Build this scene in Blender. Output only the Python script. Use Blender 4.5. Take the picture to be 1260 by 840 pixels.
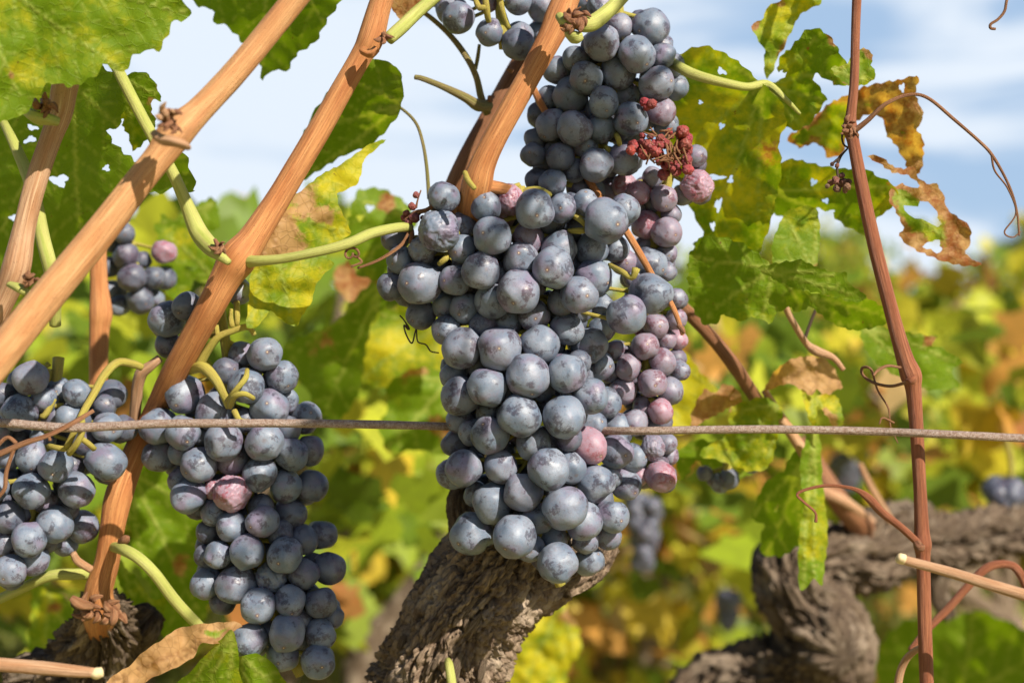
import bpy, math, random
import numpy as np
from mathutils import Vector, Matrix, geometry
random.seed(7); RNG = np.random.default_rng(11)
R = math.radians
for o in list(bpy.data.objects): bpy.data.objects.remove(o)
SC = bpy.context.scene
COL = SC.collection

# ---------------------------------------------------------------- camera, sky, sun, exposure
CAMZ = 0.78; K = 1750.0; FOC = 0.545
cam = bpy.data.cameras.new('camera'); cam_o = bpy.data.objects.new('camera', cam); COL.objects.link(cam_o)
cam.lens = 50; cam.sensor_width = 36; cam.clip_start = 0.01; cam.clip_end = 2000
cam_o.location = (0, 0, CAMZ); cam_o.rotation_euler = (R(90), 0, 0)
cam.dof.use_dof = True; cam.dof.focus_distance = 0.548; cam.dof.aperture_fstop = 7.4
SC.camera = cam_o
SUN_AZ, SUN_EL = 40.0, 37.0        # to the right of straight-behind-the-camera, above the horizon
sd = Vector((math.cos(R(SUN_EL))*math.sin(R(SUN_AZ)), -math.cos(R(SUN_EL))*math.cos(R(SUN_AZ)), math.sin(R(SUN_EL))))
sun = bpy.data.lights.new('sun', 'SUN'); sun.energy = 5.0; sun.angle = R(0.5); sun.color = (1.0, 0.92, 0.79)
sun_o = bpy.data.objects.new('sun', sun); COL.objects.link(sun_o)
sun_o.rotation_euler = sd.to_track_quat('Z', 'Y').to_euler(); sun_o.location = sd*5
W = bpy.data.worlds.new('World'); SC.world = W; W.use_nodes = True
nt = W.node_tree; nt.nodes.clear()
def nd(nt, t, **kw):
    n = nt.nodes.new(t)
    for k, v in kw.items():
        if k.startswith('i_'): n.inputs[k[2:].replace('_', ' ')].default_value = v
        else: setattr(n, k, v)
    return n
sky = nd(nt, 'ShaderNodeTexSky', sky_type='NISHITA', sun_disc=False, sun_elevation=R(SUN_EL),
         sun_rotation=math.atan2(sd.x, sd.y), altitude=200, air_density=1.0, dust_density=0.6)
tc = nd(nt, 'ShaderNodeTexCoord')
mp = nd(nt, 'ShaderNodeMapping'); mp.inputs['Scale'].default_value = (1.8, 1.8, 9.0); mp.inputs['Rotation'].default_value = (0, R(-14), 0); mp.inputs['Location'].default_value = (0.25, 0, 0.35)
nt.links.new(tc.outputs['Generated'], mp.inputs[0])
n1 = nd(nt, 'ShaderNodeTexNoise'); n1.inputs['Scale'].default_value = 2.2; n1.inputs['Detail'].default_value = 9; n1.inputs['Roughness'].default_value = 0.55
n1.inputs['Distortion'].default_value = 0.6
nt.links.new(mp.outputs[0], n1.inputs['Vector'])
# more cloud to the left and low down
sx = nd(nt, 'ShaderNodeSeparateXYZ'); nt.links.new(tc.outputs['Generated'], sx.inputs[0])
def mth(nt, op, a, b=None, clamp=False):
    m = nt.nodes.new('ShaderNodeMath'); m.operation = op; m.use_clamp = clamp
    for i, v in enumerate((a, b)):
        if v is None: continue
        if isinstance(v, (int, float)): m.inputs[i].default_value = v
        else: nt.links.new(v, m.inputs[i])
    return m.outputs[0]
bias = mth(nt, 'ADD', mth(nt, 'MULTIPLY', sx.outputs['X'], -0.42), mth(nt, 'MULTIPLY', sx.outputs['Z'], -0.50))
cl = mth(nt, 'ADD', mth(nt, 'MULTIPLY', n1.outputs['Fac'], 1.7), mth(nt, 'ADD', bias, -0.10))
ramp = nd(nt, 'ShaderNodeMapRange', interpolation_type='SMOOTHSTEP'); ramp.inputs['From Min'].default_value = 0.42; ramp.inputs['From Max'].default_value = 0.72
ramp.inputs['To Min'].default_value = 0.05; ramp.inputs['To Max'].default_value = 0.97
nt.links.new(cl, ramp.inputs['Value'])
mix = nd(nt, 'ShaderNodeMix', data_type='RGBA'); mix.inputs['B'].default_value = (8.6, 9.5, 10.6, 1)
def mrange(v, a, b):
    n = nt.nodes.new('ShaderNodeMapRange'); n.interpolation_type = 'SMOOTHSTEP'; n.inputs['From Min'].default_value = a; n.inputs['From Max'].default_value = b; nt.links.new(v, n.inputs['Value']); return n.outputs[0]
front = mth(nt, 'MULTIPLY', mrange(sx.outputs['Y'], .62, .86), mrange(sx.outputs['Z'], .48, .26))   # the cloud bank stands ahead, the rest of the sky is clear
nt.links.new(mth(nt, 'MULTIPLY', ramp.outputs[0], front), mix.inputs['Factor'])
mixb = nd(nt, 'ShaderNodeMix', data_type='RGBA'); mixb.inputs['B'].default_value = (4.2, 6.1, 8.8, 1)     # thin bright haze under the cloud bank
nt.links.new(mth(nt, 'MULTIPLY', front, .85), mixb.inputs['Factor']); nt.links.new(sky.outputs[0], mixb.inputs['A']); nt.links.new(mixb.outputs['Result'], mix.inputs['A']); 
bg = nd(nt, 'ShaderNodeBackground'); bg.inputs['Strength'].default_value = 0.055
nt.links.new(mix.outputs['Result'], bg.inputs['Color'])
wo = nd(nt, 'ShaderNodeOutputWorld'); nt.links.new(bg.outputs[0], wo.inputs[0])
SC.view_settings.view_transform = 'Standard'; SC.view_settings.look = 'None'; SC.view_settings.gamma = 1
SC.view_settings.exposure = 0.8
SC.render.engine = 'CYCLES'; SC.cycles.use_denoising = True
SC.cycles.max_bounces = 8; SC.cycles.transparent_max_bounces = 4

# ---------------------------------------------------------------- numeric helpers
def P(px, py, D):
    return Vector(((px-630.)/K*D, D, CAMZ-(py-420.)/K*D))
def Parr(px, py, D):
    return np.stack([(px-630.)/K*D, D, CAMZ-(py-420.)/K*D], -1)
_perm = np.random.default_rng(3).permutation(256)
_grad = np.random.default_rng(4).normal(size=(256, 3)); _grad /= np.linalg.norm(_grad, axis=1, keepdims=True)
def perlin(p):
    p = np.asarray(p, float); i = np.floor(p).astype(int); f = p-i; u = f*f*f*(f*(f*6-15)+10); r = 0
    for dx in (0, 1):
        wx = u[..., 0] if dx else 1-u[..., 0]
        for dy in (0, 1):
            wy = u[..., 1] if dy else 1-u[..., 1]
            for dz in (0, 1):
                wz = u[..., 2] if dz else 1-u[..., 2]
                h = _perm[(_perm[(_perm[(i[..., 0]+dx) & 255]+i[..., 1]+dy) & 255]+i[..., 2]+dz) & 255]
                g = _grad[h]; d = f-np.array([dx, dy, dz])
                r = r + wx*wy*wz*(g*d).sum(-1)
    return r*1.6
def fbm(p, o=4, ridged=False):
    p = np.asarray(p, float); a = 1.; s = 0; t = 0
    for k in range(o):
        n = perlin(p*2**k+17.3*k); n = (1-2*np.abs(n)) if ridged else n
        s = s+a*n; t += a; a *= .5
    return s/t
def smooth(t): t = np.clip(t, 0, 1); return t*t*(3-2*t)

class MB:
    """vertices, faces and a few named point attributes, linked as one mesh object"""
    def __init__(s): s.v = []; s.f = []; s.a = {}; s.n = 0; s.mi = []
    def add(s, v, f, mi=0, **at):
        v = np.asarray(v, float); f0 = s.n
        for k in set(list(s.a)+list(at)):
            s.a.setdefault(k, [])
            val = at.get(k)
            if val is None: val = np.zeros((len(v), 3))
            val = np.asarray(val, float)
            if val.ndim == 1: val = np.stack([val]*3, -1)
            if not s.a[k] and s.n: s.a[k].append(np.zeros((s.n, 3)))
            s.a[k].append(val)
        s.v.append(v); s.f += [tuple(int(i)+f0 for i in q) for q in f]; s.mi += [mi]*len(f); s.n += len(v)
    def mesh(s, name, mats, smooth_=True):
        me = bpy.data.meshes.new(name)
        me.from_pydata(np.concatenate(s.v).tolist(), [], s.f)
        for k, l in s.a.items():
            at = me.attributes.new(k, 'FLOAT_VECTOR', 'POINT'); at.data.foreach_set('vector', np.concatenate(l).ravel())
        for m in (mats if isinstance(mats, (list, tuple)) else [mats]): me.materials.append(m)
        me.polygons.foreach_set('material_index', s.mi)
        me.polygons.foreach_set('use_smooth', [smooth_]*len(me.polygons)); me.update()
        return me
    def build(s, name, mats, parent=None, smooth_=True, color=None):
        o = bpy.data.objects.new(name, s.mesh(name, mats, smooth_)); COL.objects.link(o)
        if parent is not None: attach(o, parent)
        if color: o.color = color
        return o
def attach(o, parent):
    o.parent = parent; o.matrix_parent_inverse = Matrix.Translation(parent.location).inverted()
def tag(o, label=None, cat=None, group=None, kind=None):
    if label: o['label'] = label
    if cat: o['category'] = cat
    if group: o['group'] = group
    if kind: o['kind'] = kind
    return o
def empty(name, loc, label, cat, group=None):
    o = bpy.data.objects.new(name, None); o.empty_display_size = .01; COL.objects.link(o); o.location = loc
    return tag(o, label, cat, group)

def spline(pts, n):
    """Catmull-Rom through control rows (any number of columns), n samples"""
    p = np.asarray(pts, float); m = len(p)
    q = np.vstack([2*p[0]-p[1], p, 2*p[-1]-p[-2]])
    d = np.r_[0, np.cumsum(np.linalg.norm(np.diff(p[:, :3], axis=0), axis=1)+1e-9)]
    t = np.interp(np.linspace(0, d[-1], n), d, np.arange(m)); i = np.clip(t.astype(int), 0, m-2); u = (t-i)[:, None]
    a, b, c, e = q[i], q[i+1], q[i+2], q[i+3]
    return .5*((2*b)+(-a+c)*u+(2*a-5*b+4*c-e)*u*u+(-a+3*b-3*c+e)*u**3)
def tube3(mb, pts, segs=16, step=None, rough=0., lump=0., cap=True, mi=0, seed=0., bark=None, rfun=None):
    """tube through world rows (x,y,z,r)"""
    p = np.asarray(pts, float)
    L = np.linalg.norm(np.diff(p[:, :3], axis=0), axis=1).sum(); rm = p[:, 3].mean()
    n = max(4, int(L/(step or rm*0.8))+1)
    s = spline(p, n); c = s[:, :3]; r = np.maximum(s[:, 3], 1e-5)
    T = np.gradient(c, axis=0); T /= np.linalg.norm(T, axis=1, keepdims=True)+1e-12
    N = np.cross(T[0], [0.31, -.9, .3]); N /= np.linalg.norm(N)
    Ns = []
    for k in range(n):
        N = N-T[k]*(N@T[k]); N /= np.linalg.norm(N)+1e-12; Ns.append(N)
    Ns = np.array(Ns); B = np.cross(T, Ns)
    al = np.arange(segs)/segs*2*np.pi; ca, sa = np.cos(al), np.sin(al)
    v = np.r_[0, np.cumsum(np.linalg.norm(np.diff(c, axis=0), axis=1))]
    tc_ = np.stack([np.broadcast_to(ca, (n, segs)), np.broadcast_to(sa, (n, segs)), np.broadcast_to(v[:, None]*100, (n, segs))], -1)
    rr = np.broadcast_to(r[:, None], (n, segs)).copy()
    if rough: rr = rr*(1+rough*fbm(np.stack([tc_[..., 0]*6, tc_[..., 1]*6, tc_[..., 2]*.5+seed], -1), 3))
    if lump: rr = rr*(1+lump*fbm(np.stack([tc_[..., 0]*.9, tc_[..., 1]*.9, tc_[..., 2]*.25+seed], -1), 2))
    if bark is not None: rr = rr+bark(tc_, r[:, None])
    if rfun is not None: rr = rr*rfun(tc_)
    V = c[:, None]+rr[..., None]*(Ns[:, None]*ca[None, :, None]+B[:, None]*sa[None, :, None])
    f = []
    for k in range(n-1):
        for j in range(segs):
            j2 = (j+1) % segs
            f.append((k*segs+j, k*segs+j2, (k+1)*segs+j2, (k+1)*segs+j))
    V = V.reshape(-1, 3); TC = tc_.reshape(-1, 3)
    if cap:
        V = np.vstack([V, c[0]-T[0]*r[0]*.25, c[-1]+T[-1]*r[-1]*.25]); TC = np.vstack([TC, [0, 0, 0], [0, 0, v[-1]*100]])
        a, b = len(V)-2, len(V)-1
        for j in range(segs):
            j2 = (j+1) % segs
            f.append((a, j2, j)); f.append((b, (n-1)*segs+j, (n-1)*segs+j2))
    mb.add(V, f, mi, tc=TC)
def rows(pts):
    return [(*P(x, y, D), r*D/K) for x, y, D, r in pts]
def tube(mb, pts, **kw): tube3(mb, rows(pts), **kw)

# ---------------------------------------------------------------- materials
def newmat(name):
    m = bpy.data.materials.new(name); m.use_nodes = True; t = m.node_tree; t.nodes.clear()
    out = nd(t, 'ShaderNodeOutputMaterial'); return m, t, out
def L(t, a, b): t.links.new(a, b)
def mixc(t, fac, a, b, blend='MIX'):
    m = t.nodes.new('ShaderNodeMix'); m.data_type = 'RGBA'; m.blend_type = blend
    for k, v in (('Factor', fac), ('A', a), ('B', b)):
        i = m.inputs[k]
        if isinstance(v, (int, float)): i.default_value = v
        elif isinstance(v, tuple): i.default_value = (*v[:3], 1)
        else: L(t, v, i)
    return m.outputs['Result']
def noise(t, vec, scale, detail=3, rough=.5, dist=0):
    n = t.nodes.new('ShaderNodeTexNoise'); n.inputs['Scale'].default_value = scale; n.inputs['Detail'].default_value = detail
    n.inputs['Roughness'].default_value = rough; n.inputs['Distortion'].default_value = dist
    if vec is not None: L(t, vec, n.inputs['Vector'])
    return n.outputs['Fac']
def rng(t, v, a, b, c=0., d=1., sm=True):
    n = t.nodes.new('ShaderNodeMapRange'); n.interpolation_type = 'SMOOTHSTEP' if sm else 'LINEAR'
    n.inputs['From Min'].default_value = a; n.inputs['From Max'].default_value = b; n.inputs['To Min'].default_value = c; n.inputs['To Max'].default_value = d
    L(t, v, n.inputs['Value']); return n.outputs['Result']
def vscale(t, v, s):
    n = t.nodes.new('ShaderNodeVectorMath'); n.operation = 'MULTIPLY'; L(t, v, n.inputs[0]); n.inputs[1].default_value = s; return n.outputs[0]
def vadd(t, v, w):
    n = t.nodes.new('ShaderNodeVectorMath'); n.operation = 'ADD'; L(t, v, n.inputs[0]); L(t, w, n.inputs[1]); return n.outputs[0]
def attr(t, name):
    n = t.nodes.new('ShaderNodeAttribute'); n.attribute_name = name; return n
def bump(t, h, strength, dist):
    b = t.nodes.new('ShaderNodeBump'); b.inputs['Strength'].default_value = strength; b.inputs['Distance'].default_value = dist
    L(t, h, b.inputs['Height']); return b.outputs[0]
def principled(t, out, col, rough, nrm=None, spec=.5, **kw):
    b = t.nodes.new('ShaderNodeBsdfPrincipled')
    if isinstance(col, tuple): b.inputs['Base Color'].default_value = (*col, 1)
    else: L(t, col, b.inputs['Base Color'])
    if isinstance(rough, (int, float)): b.inputs['Roughness'].default_value = rough
    else: L(t, rough, b.inputs['Roughness'])
    b.inputs['Specular IOR Level'].default_value = spec
    if nrm is not None: L(t, nrm, b.inputs['Normal'])
    if out is not None: L(t, b.outputs[0], out.inputs['Surface'])
    return b

def grape_material():
    m, t, out = newmat('grape_skin')
    tc = t.nodes.new('ShaderNodeTexCoord').outputs['Object']
    oi = t.nodes.new('ShaderNodeObjectInfo'); rnd = oi.outputs['Random']
    sc = t.nodes.new('ShaderNodeSeparateColor'); L(t, oi.outputs['Color'], sc.inputs[0])
    gs = attr(t, 'gseed').outputs['Vector']
    cb = t.nodes.new('ShaderNodeCombineXYZ'); 
    L(t, mth(t, 'MULTIPLY', rnd, 91.), cb.inputs[0]); L(t, mth(t, 'MULTIPLY', rnd, 37.), cb.inputs[1]); L(t, mth(t, 'MULTIPLY', rnd, -53.), cb.inputs[2])
    v = vadd(t, tc, cb.outputs[0])
    pink = sc.outputs[0]; dark = sc.outputs[1]
    # waxy bloom, mottled, over dark skin
    mott = noise(t, v, 2.2, 8, .68)
    cloud = noise(t, v, 1.1, 4, .6)
    bl = mixc(t, rng(t, cloud, .35, .65), (.120, .155, .215), (.225, .255, .315))
    bl = mixc(t, rng(t, noise(t, v, .8, 2), .50, .72, 0, .75), bl, (.19, .15, .225))
    bl = mixc(t, mth(t, 'MULTIPLY', pink, .75), bl, (.35, .215, .27))
    skin = mixc(t, pink, (.020, .010, .020), (.22, .030, .045))
    thin = mixc(t, .45, bl, skin)
    # thin bloom
    c = mixc(t, rng(t, mott, .44, .66, 0, .8), bl, thin)
    # rubbed patches
    p1 = noise(t, v, 1.15, 7, .62, .3)
    rub = rng(t, p1, .53, .59)
    sw = noise(t, v, 5.5, 6, .7)
    rub = mth(t, 'MULTIPLY', rub, rng(t, sw, .36, .52))
    c = mixc(t, mth(t, 'MULTIPLY', rub, .88), c, mixc(t, .22, skin, bl))
    # fine scratches: thin iso-lines of a stretched noise
    ln = noise(t, vscale(t, v, (1., 1.6, .8)), 1.8, 3, .5, 1.5)
    line = rng(t, mth(t, 'ABSOLUTE', mth(t, 'SUBTRACT', ln, .50)), .0, .007, 1, 0)
    line = mth(t, 'MULTIPLY', line, rng(t, noise(t, v, 2.0, 2), .48, .6))
    c = mixc(t, mth(t, 'MULTIPLY', line, .7), c, (.09, .065, .08))
    # specks
    vo = t.nodes.new('ShaderNodeTexVoronoi'); vo.inputs['Scale'].default_value = 5.5; L(t, v, vo.inputs['Vector'])
    spot = rng(t, vo.outputs['Distance'], .06, .12, 1, 0)
    spot = mth(t, 'MULTIPLY', spot, rng(t, noise(t, v, 2.0, 2), .5, .62))
    c = mixc(t, mth(t, 'MULTIPLY', spot, .75), c, (.07, .04, .045))
    grit = rng(t, noise(t, v, 20, 3, .7), .54, .70, 0, .6)
    c = mixc(t, grit, c, thin)
    # stylar scar at local -Z
    sp = t.nodes.new('ShaderNodeSeparateXYZ'); L(t, tc, sp.inputs[0])
    rad = mth(t, 'SQRT', mth(t, 'ADD', mth(t, 'MULTIPLY', sp.outputs[0], sp.outputs[0]), mth(t, 'MULTIPLY', sp.outputs[1], sp.outputs[1])))
    low = rng(t, sp.outputs[2], -.4, -.2, 1, 0)
    rw_ = mth(t, 'MULTIPLY', rad, mth(t, 'ADD', .4, noise(t, v, 6, 4, .7)))
    ring = mth(t, 'MULTIPLY', mth(t, 'MULTIPLY', rng(t, rw_, .03, .17, .75, 0), low), rng(t, mth(t, 'FRACT', mth(t, 'MULTIPLY', rnd, 17.3)), .3, .6))
    gate = rng(t, mth(t, 'FRACT', mth(t, 'MULTIPLY', rnd, 17.3)), .45, .55)
    dot = mth(t, 'MULTIPLY', mth(t, 'MULTIPLY', rng(t, rad, .025, .045, 1, 0), low), gate)
    c = mixc(t, ring, c, (.13, .07, .05)); c = mixc(t, dot, c, (.55, .42, .28))
    # stalk end collar
    hi = mth(t, 'MULTIPLY', rng(t, rad, .14, .2, 1, 0), rng(t, sp.outputs[2], .3, .5))
    c = mixc(t, hi, c, (.16, .13, .04))
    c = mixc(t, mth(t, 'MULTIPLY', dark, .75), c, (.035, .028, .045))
    ro = mth(t, 'ADD', mth(t, 'MULTIPLY', rub, -.14), .46)
    hgt = mth(t, 'ADD', mth(t, 'MULTIPLY', mott, .5), mth(t, 'MULTIPLY', noise(t, v, 9, 4, .6), .25))
    b = principled(t, out, c, ro, bump(t, hgt, .3, .0012), .40)
    b.inputs['Subsurface Weight'].default_value = .12
    L(t, mth(t, 'ADD', mth(t, 'MULTIPLY', pink, .35), .08), b.inputs['Subsurface Weight'])
    b.inputs['Subsurface Radius'].default_value = (1, .25, .25); b.inputs['Subsurface Scale'].default_value = .004
    return m
def raisin_material():
    m, t, out = newmat('dried_berry_skin')
    tc = t.nodes.new('ShaderNodeTexCoord').outputs['Object']
    oi = t.nodes.new('ShaderNodeObjectInfo')
    n = noise(t, tc, 3., 6, .7)
    c = mixc(t, rng(t, n, .35, .65), oi.outputs['Color'], mixc(t, .6, oi.outputs['Color'], (.05, .015, .02)))
    c = mixc(t, rng(t, noise(t, tc, 1.3, 3), .55, .7, 0, .35), c, (.5, .27, .24))
    principled(t, out, c, .5, bump(t, noise(t, tc, 6., 5, .7), .5, .0015), .4); return m
def cane_material(name, ca, cb, cc, stripe=1.):
    m, t, out = newmat(name)
    a = attr(t, 'tc').outputs['Vector']
    oi = t.nodes.new('ShaderNodeObjectInfo')
    rv = t.nodes.new('ShaderNodeCombineXYZ'); L(t, mth(t, 'MULTIPLY', oi.outputs['Random'], 40.), rv.inputs[2])
    a2 = vadd(t, a, rv.outputs[0])
    s1 = noise(t, vscale(t, a2, (7., 7., .35)), 1, 5, .65)
    s2 = noise(t, vscale(t, a2, (42., 42., .35)), 1, 3, .6)
    lo = noise(t, vscale(t, a2, (1.2, 1.2, .45)), 1, 4, .6)
    c = mixc(t, rng(t, lo, .35, .68), ca, cb)
    c = mixc(t, rng(t, s1, .42, .68, 0, .75*stripe), c, cc)
    c = mixc(t, rng(t, s2, .48, .60, 0, .7*stripe), c, tuple(x*.6 for x in cc))
    pale = rng(t, noise(t, vscale(t, a2, (5., 5., .22)), 1, 4, .6), .58, .72, 0, .45)
    c = mixc(t, pale, c, tuple(min(.8, x*1.5+.05) for x in ca))
    c = mixc(t, rng(t, noise(t, vscale(t, a2, (2., 2., 1.1)), 1, 6, .75), .56, .70, 0, .5*stripe), c, tuple(x*.5 for x in cb))
    vo = t.nodes.new('ShaderNodeTexVoronoi'); vo.inputs['Scale'].default_value = 1.; L(t, vscale(t, a2, (6., 6., 5.)), vo.inputs['Vector'])
    c = mixc(t, rng(t, vo.outputs['Distance'], .10, .18, .55, 0), c, (.07, .03, .02))
    h = mth(t, 'ADD', s1, mth(t, 'MULTIPLY', s2, .7))
    principled(t, out, c, .55, bump(t, h, .9*stripe, .0009), .28); return m
def bark_material(name='vine_bark', k=1.):
    m, t, out = newmat(name)
    a = attr(t, 'tc').outputs['Vector']; h = attr(t, 'bk').outputs['Fac']
    w = noise(t, vscale(t, a, (2., 2., .6)), 1, 3)
    s1 = noise(t, vscale(t, a, (9., 9., 1.1)), 1, 6, .7, .5)
    s2 = noise(t, vscale(t, a, (30., 30., 2.2)), 1, 4, .65)
    c = mixc(t, rng(t, s1, .3, .7), tuple(x*k for x in (.14, .092, .062)), tuple(x*k for x in (.35, .26, .18)))
    c = mixc(t, rng(t, w, .5, .7, 0, .6), c, (.44, .35, .26))
    c = mixc(t, rng(t, s2, .50, .70, 0, .6), c, (.08, .05, .032))
    hh = mth(t, 'ADD', s1, mth(t, 'MULTIPLY', s2, .6))
    principled(t, out, c, .85, bump(t, hh, 1., .003), .15); return m
def leaf_material():
    m, t, out = newmat('vine_leaf_blade')
    oi = t.nodes.new('ShaderNodeObjectInfo'); sc = t.nodes.new('ShaderNodeSeparateColor'); L(t, oi.outputs['Color'], sc.inputs[0])
    lp = attr(t, 'lp').outputs['Vector']     # leaf plane position, cm
    la = t.nodes.new('ShaderNodeSeparateXYZ'); L(t, attr(t, 'la').outputs['Vector'], la.inputs[0])   # vein, patch, edge
    vein, patch, edge = la.outputs
    rv = t.nodes.new('ShaderNodeCombineXYZ'); L(t, mth(t, 'MULTIPLY', oi.outputs['Random'], 40.), rv.inputs[2])
    v = vadd(t, lp, rv.outputs[0])
    n1 = noise(t, v, .45, 4, .6); n2 = noise(t, v, 1.6, 6, .7); n3 = noise(t, v, 6., 4, .6)
    yl = mth(t, 'ADD', sc.outputs[0], mth(t, 'MULTIPLY', mth(t, 'SUBTRACT', n1, .5), 1.5))
    yl = mth(t, 'ADD', yl, mth(t, 'MULTIPLY', mth(t, 'SUBTRACT', n2, .5), .7))
    yl = mth(t, 'SUBTRACT', yl, mth(t, 'MULTIPLY', vein, mth(t, 'MULTIPLY', sc.outputs[0], .25)))
    yf = rng(t, yl, .25, .75)
    green = mixc(t, n2, (.095, .175, .004), (.20, .29, .008))
    c = mixc(t, yf, green, mixc(t, n2, (.42, .42, .015), (.60, .47, .02)))
    # tertiary net of small veins
    vo = t.nodes.new('ShaderNodeTexVoronoi'); vo.feature = 'DISTANCE_TO_EDGE'; vo.inputs['Scale'].default_value = 2.6; L(t, v, vo.inputs['Vector'])
    net = rng(t, vo.outputs['Distance'], .0, .06, 1, 0)
    c = mixc(t, mth(t, 'MULTIPLY', net, .12), c, (.30, .36, .05))
    c = mixc(t, mth(t, 'MULTIPLY', vein, .55), c, (.46, .48, .12))
    # dead tissue
    dr = mth(t, 'ADD', mth(t, 'ADD', patch, mth(t, 'MULTIPLY', edge, mth(t, 'MULTIPLY', sc.outputs[1], .9))), mth(t, 'MULTIPLY', mth(t, 'SUBTRACT', noise(t, v, .9, 5, .65), .5), 1.6))
    dr = mth(t, 'ADD', dr, mth(t, 'MULTIPLY', sc.outputs[1], .55))
    df = rng(t, dr, .48, .72)
    brown = mixc(t, rng(t, n2, .35, .65), (.27, .085, .025), (.50, .30, .13))
    brown = mixc(t, rng(t, sc.outputs[2], .4, 1.), brown, mixc(t, n2, (.60, .38, .19), (.36, .19, .08)))
    brown = mixc(t, mth(t, 'MULTIPLY', vein, .6), brown, (.22, .10, .04)); brown = mixc(t, mth(t, 'MULTIPLY', net, .35), brown, (.26, .13, .06))
    c = mixc(t, df, c, brown)
    spk = mth(t, 'MULTIPLY', rng(t, noise(t, v, 4.5, 3, .6), .66, .72), rng(t, noise(t, v, .6, 2), .48, .6))
    c = mixc(t, mth(t, 'MULTIPLY', spk, .8), c, (.13, .05, .015))
    h = mth(t, 'ADD', mth(t, 'MULTIPLY', net, -.25), mth(t, 'ADD', mth(t, 'MULTIPLY', n3, .35), mth(t, 'MULTIPLY', vein, -.8)))
    b = principled(t, None, c, .56, bump(t, h, .55, .0010), .25)
    tr = t.nodes.new('ShaderNodeBsdfTranslucent')
    ts = mixc(t, .75, c, mixc(t, 1., c, (1.9, 1.85, .12), 'MULTIPLY')); L(t, ts, tr.inputs['Color'])
    mx = t.nodes.new('ShaderNodeMixShader'); mx.inputs[0].default_value = .50
    L(t, b.outputs[0], mx.inputs[1]); L(t, tr.outputs[0], mx.inputs[2]); L(t, mx.outputs[0], out.inputs['Surface'])
    return m
def foliage_material():
    m, t, out = newmat('far_leaves')
    c0 = attr(t, 'lc').outputs['Color']
    c = mixc(t, rng(t, noise(t, attr(t, 'lp').outputs['Vector'], 1.2, 3), .35, .65, .25, 0), c0, (.10, .12, .02))
    b = principled(t, None, c, .5, None, .3)
    tr = t.nodes.new('ShaderNodeBsdfTranslucent'); L(t, c, tr.inputs['Color'])
    mx = t.nodes.new('ShaderNodeMixShader'); mx.inputs[0].default_value = .45
    L(t, b.outputs[0], mx.inputs[1]); L(t, tr.outputs[0], mx.inputs[2]); L(t, mx.outputs[0], out.inputs['Surface'])
    return m
def wire_material():
    m, t, out = newmat('rusty_steel')
    a = attr(t, 'tc').outputs['Vector']
    n = noise(t, vscale(t, a, (1.2, 1.2, 7.)), 1, 5, .7); n2 = noise(t, vscale(t, a, (3.2, 3.2, 20.)), 1, 4, .7)
    c = mixc(t, rng(t, n, .35, .65), (.30, .19, .14), (.48, .37, .31))
    c = mixc(t, rng(t, n2, .5, .66, 0, .8), c, (.10, .045, .03))
    c = mixc(t, rng(t, noise(t, vscale(t, a, (3.5, 3.5, 24.)), 1, 3), .57, .66, 0, .75), c, (.52, .47, .43))
    b = principled(t, out, c, .5, bump(t, mth(t, 'ADD', n2, n), .9, .0009), .5)
    b.inputs['Metallic'].default_value = .35; return m
def ground_material():
    m, t, out = newmat('vineyard_soil')
    g = t.nodes.new('ShaderNodeNewGeometry').outputs['Position']
    n = noise(t, g, 1.3, 6, .6); n2 = noise(t, g, 9., 5, .7)
    c = mixc(t, rng(t, n, .38, .62), (.20, .24, .05), (.38, .28, .13))
    c = mixc(t, rng(t, n2, .4, .7), c, (.33, .26, .12))
    principled(t, out, c, .95, None, .1); return m
def plain(name, col, rough=.6, spec=.3):
    m, t, out = newmat(name)
    tc = t.nodes.new('ShaderNodeTexCoord').outputs['Object']
    c = mixc(t, noise(t, tc, 300., 4, .6), tuple(x*.75 for x in col), tuple(min(1, x*1.2) for x in col))
    principled(t, out, c, rough, None, spec); return m

M_GRAPE = grape_material(); M_RAISIN = raisin_material()
M_CANE = cane_material('ripe_cane', (.58, .27, .10), (.46, .175, .06), (.32, .11, .04), .75)
M_PALEC = cane_material('pale_cane', (.62, .345, .155), (.52, .24, .095), (.37, .15, .06), .7)
M_OLIVE = cane_material('olive_twig', (.24, .24, .06), (.30, .22, .09), (.16, .10, .05), .8)
M_RED = cane_material('red_brown_cane', (.40, .155, .075), (.30, .095, .045), (.22, .07, .035), .9)
M_DARKC = cane_material('dull_shaded_cane', (.30, .14, .065), (.24, .10, .045), (.15, .06, .03), .8)  # darker cane colour; on the shaded canes it paints in their shade
M_TAN = cane_material('dry_tan_cane', (.56, .36, .22), (.46, .24, .12), (.30, .13, .06), .7)
M_GREEN = cane_material('green_stem', (.38, .40, .10), (.30, .35, .06), (.46, .36, .16), .55)
M_STALK = cane_material('bunch_stalk', (.44, .42, .07), (.34, .30, .06), (.34, .18, .06), .7)
M_TENDRIL = cane_material('dry_tendril', (.42, .22, .11), (.30, .13, .06), (.16, .06, .03), .9)
M_BLACKT = plain('black_tendril', (.05, .03, .02))
M_CUT = plain('cut_wood', (.60, .47, .27), .8)
M_BUD = cane_material('bud_scale', (.30, .13, .07), (.40, .2, .1), (.13, .05, .03), .8)
M_BARK = bark_material(); M_BARKD = bark_material('dark_old_bark', .62); M_LEAF = leaf_material(); M_FOL = foliage_material(); M_WIRE = wire_material(); M_GROUND = ground_material()

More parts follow.
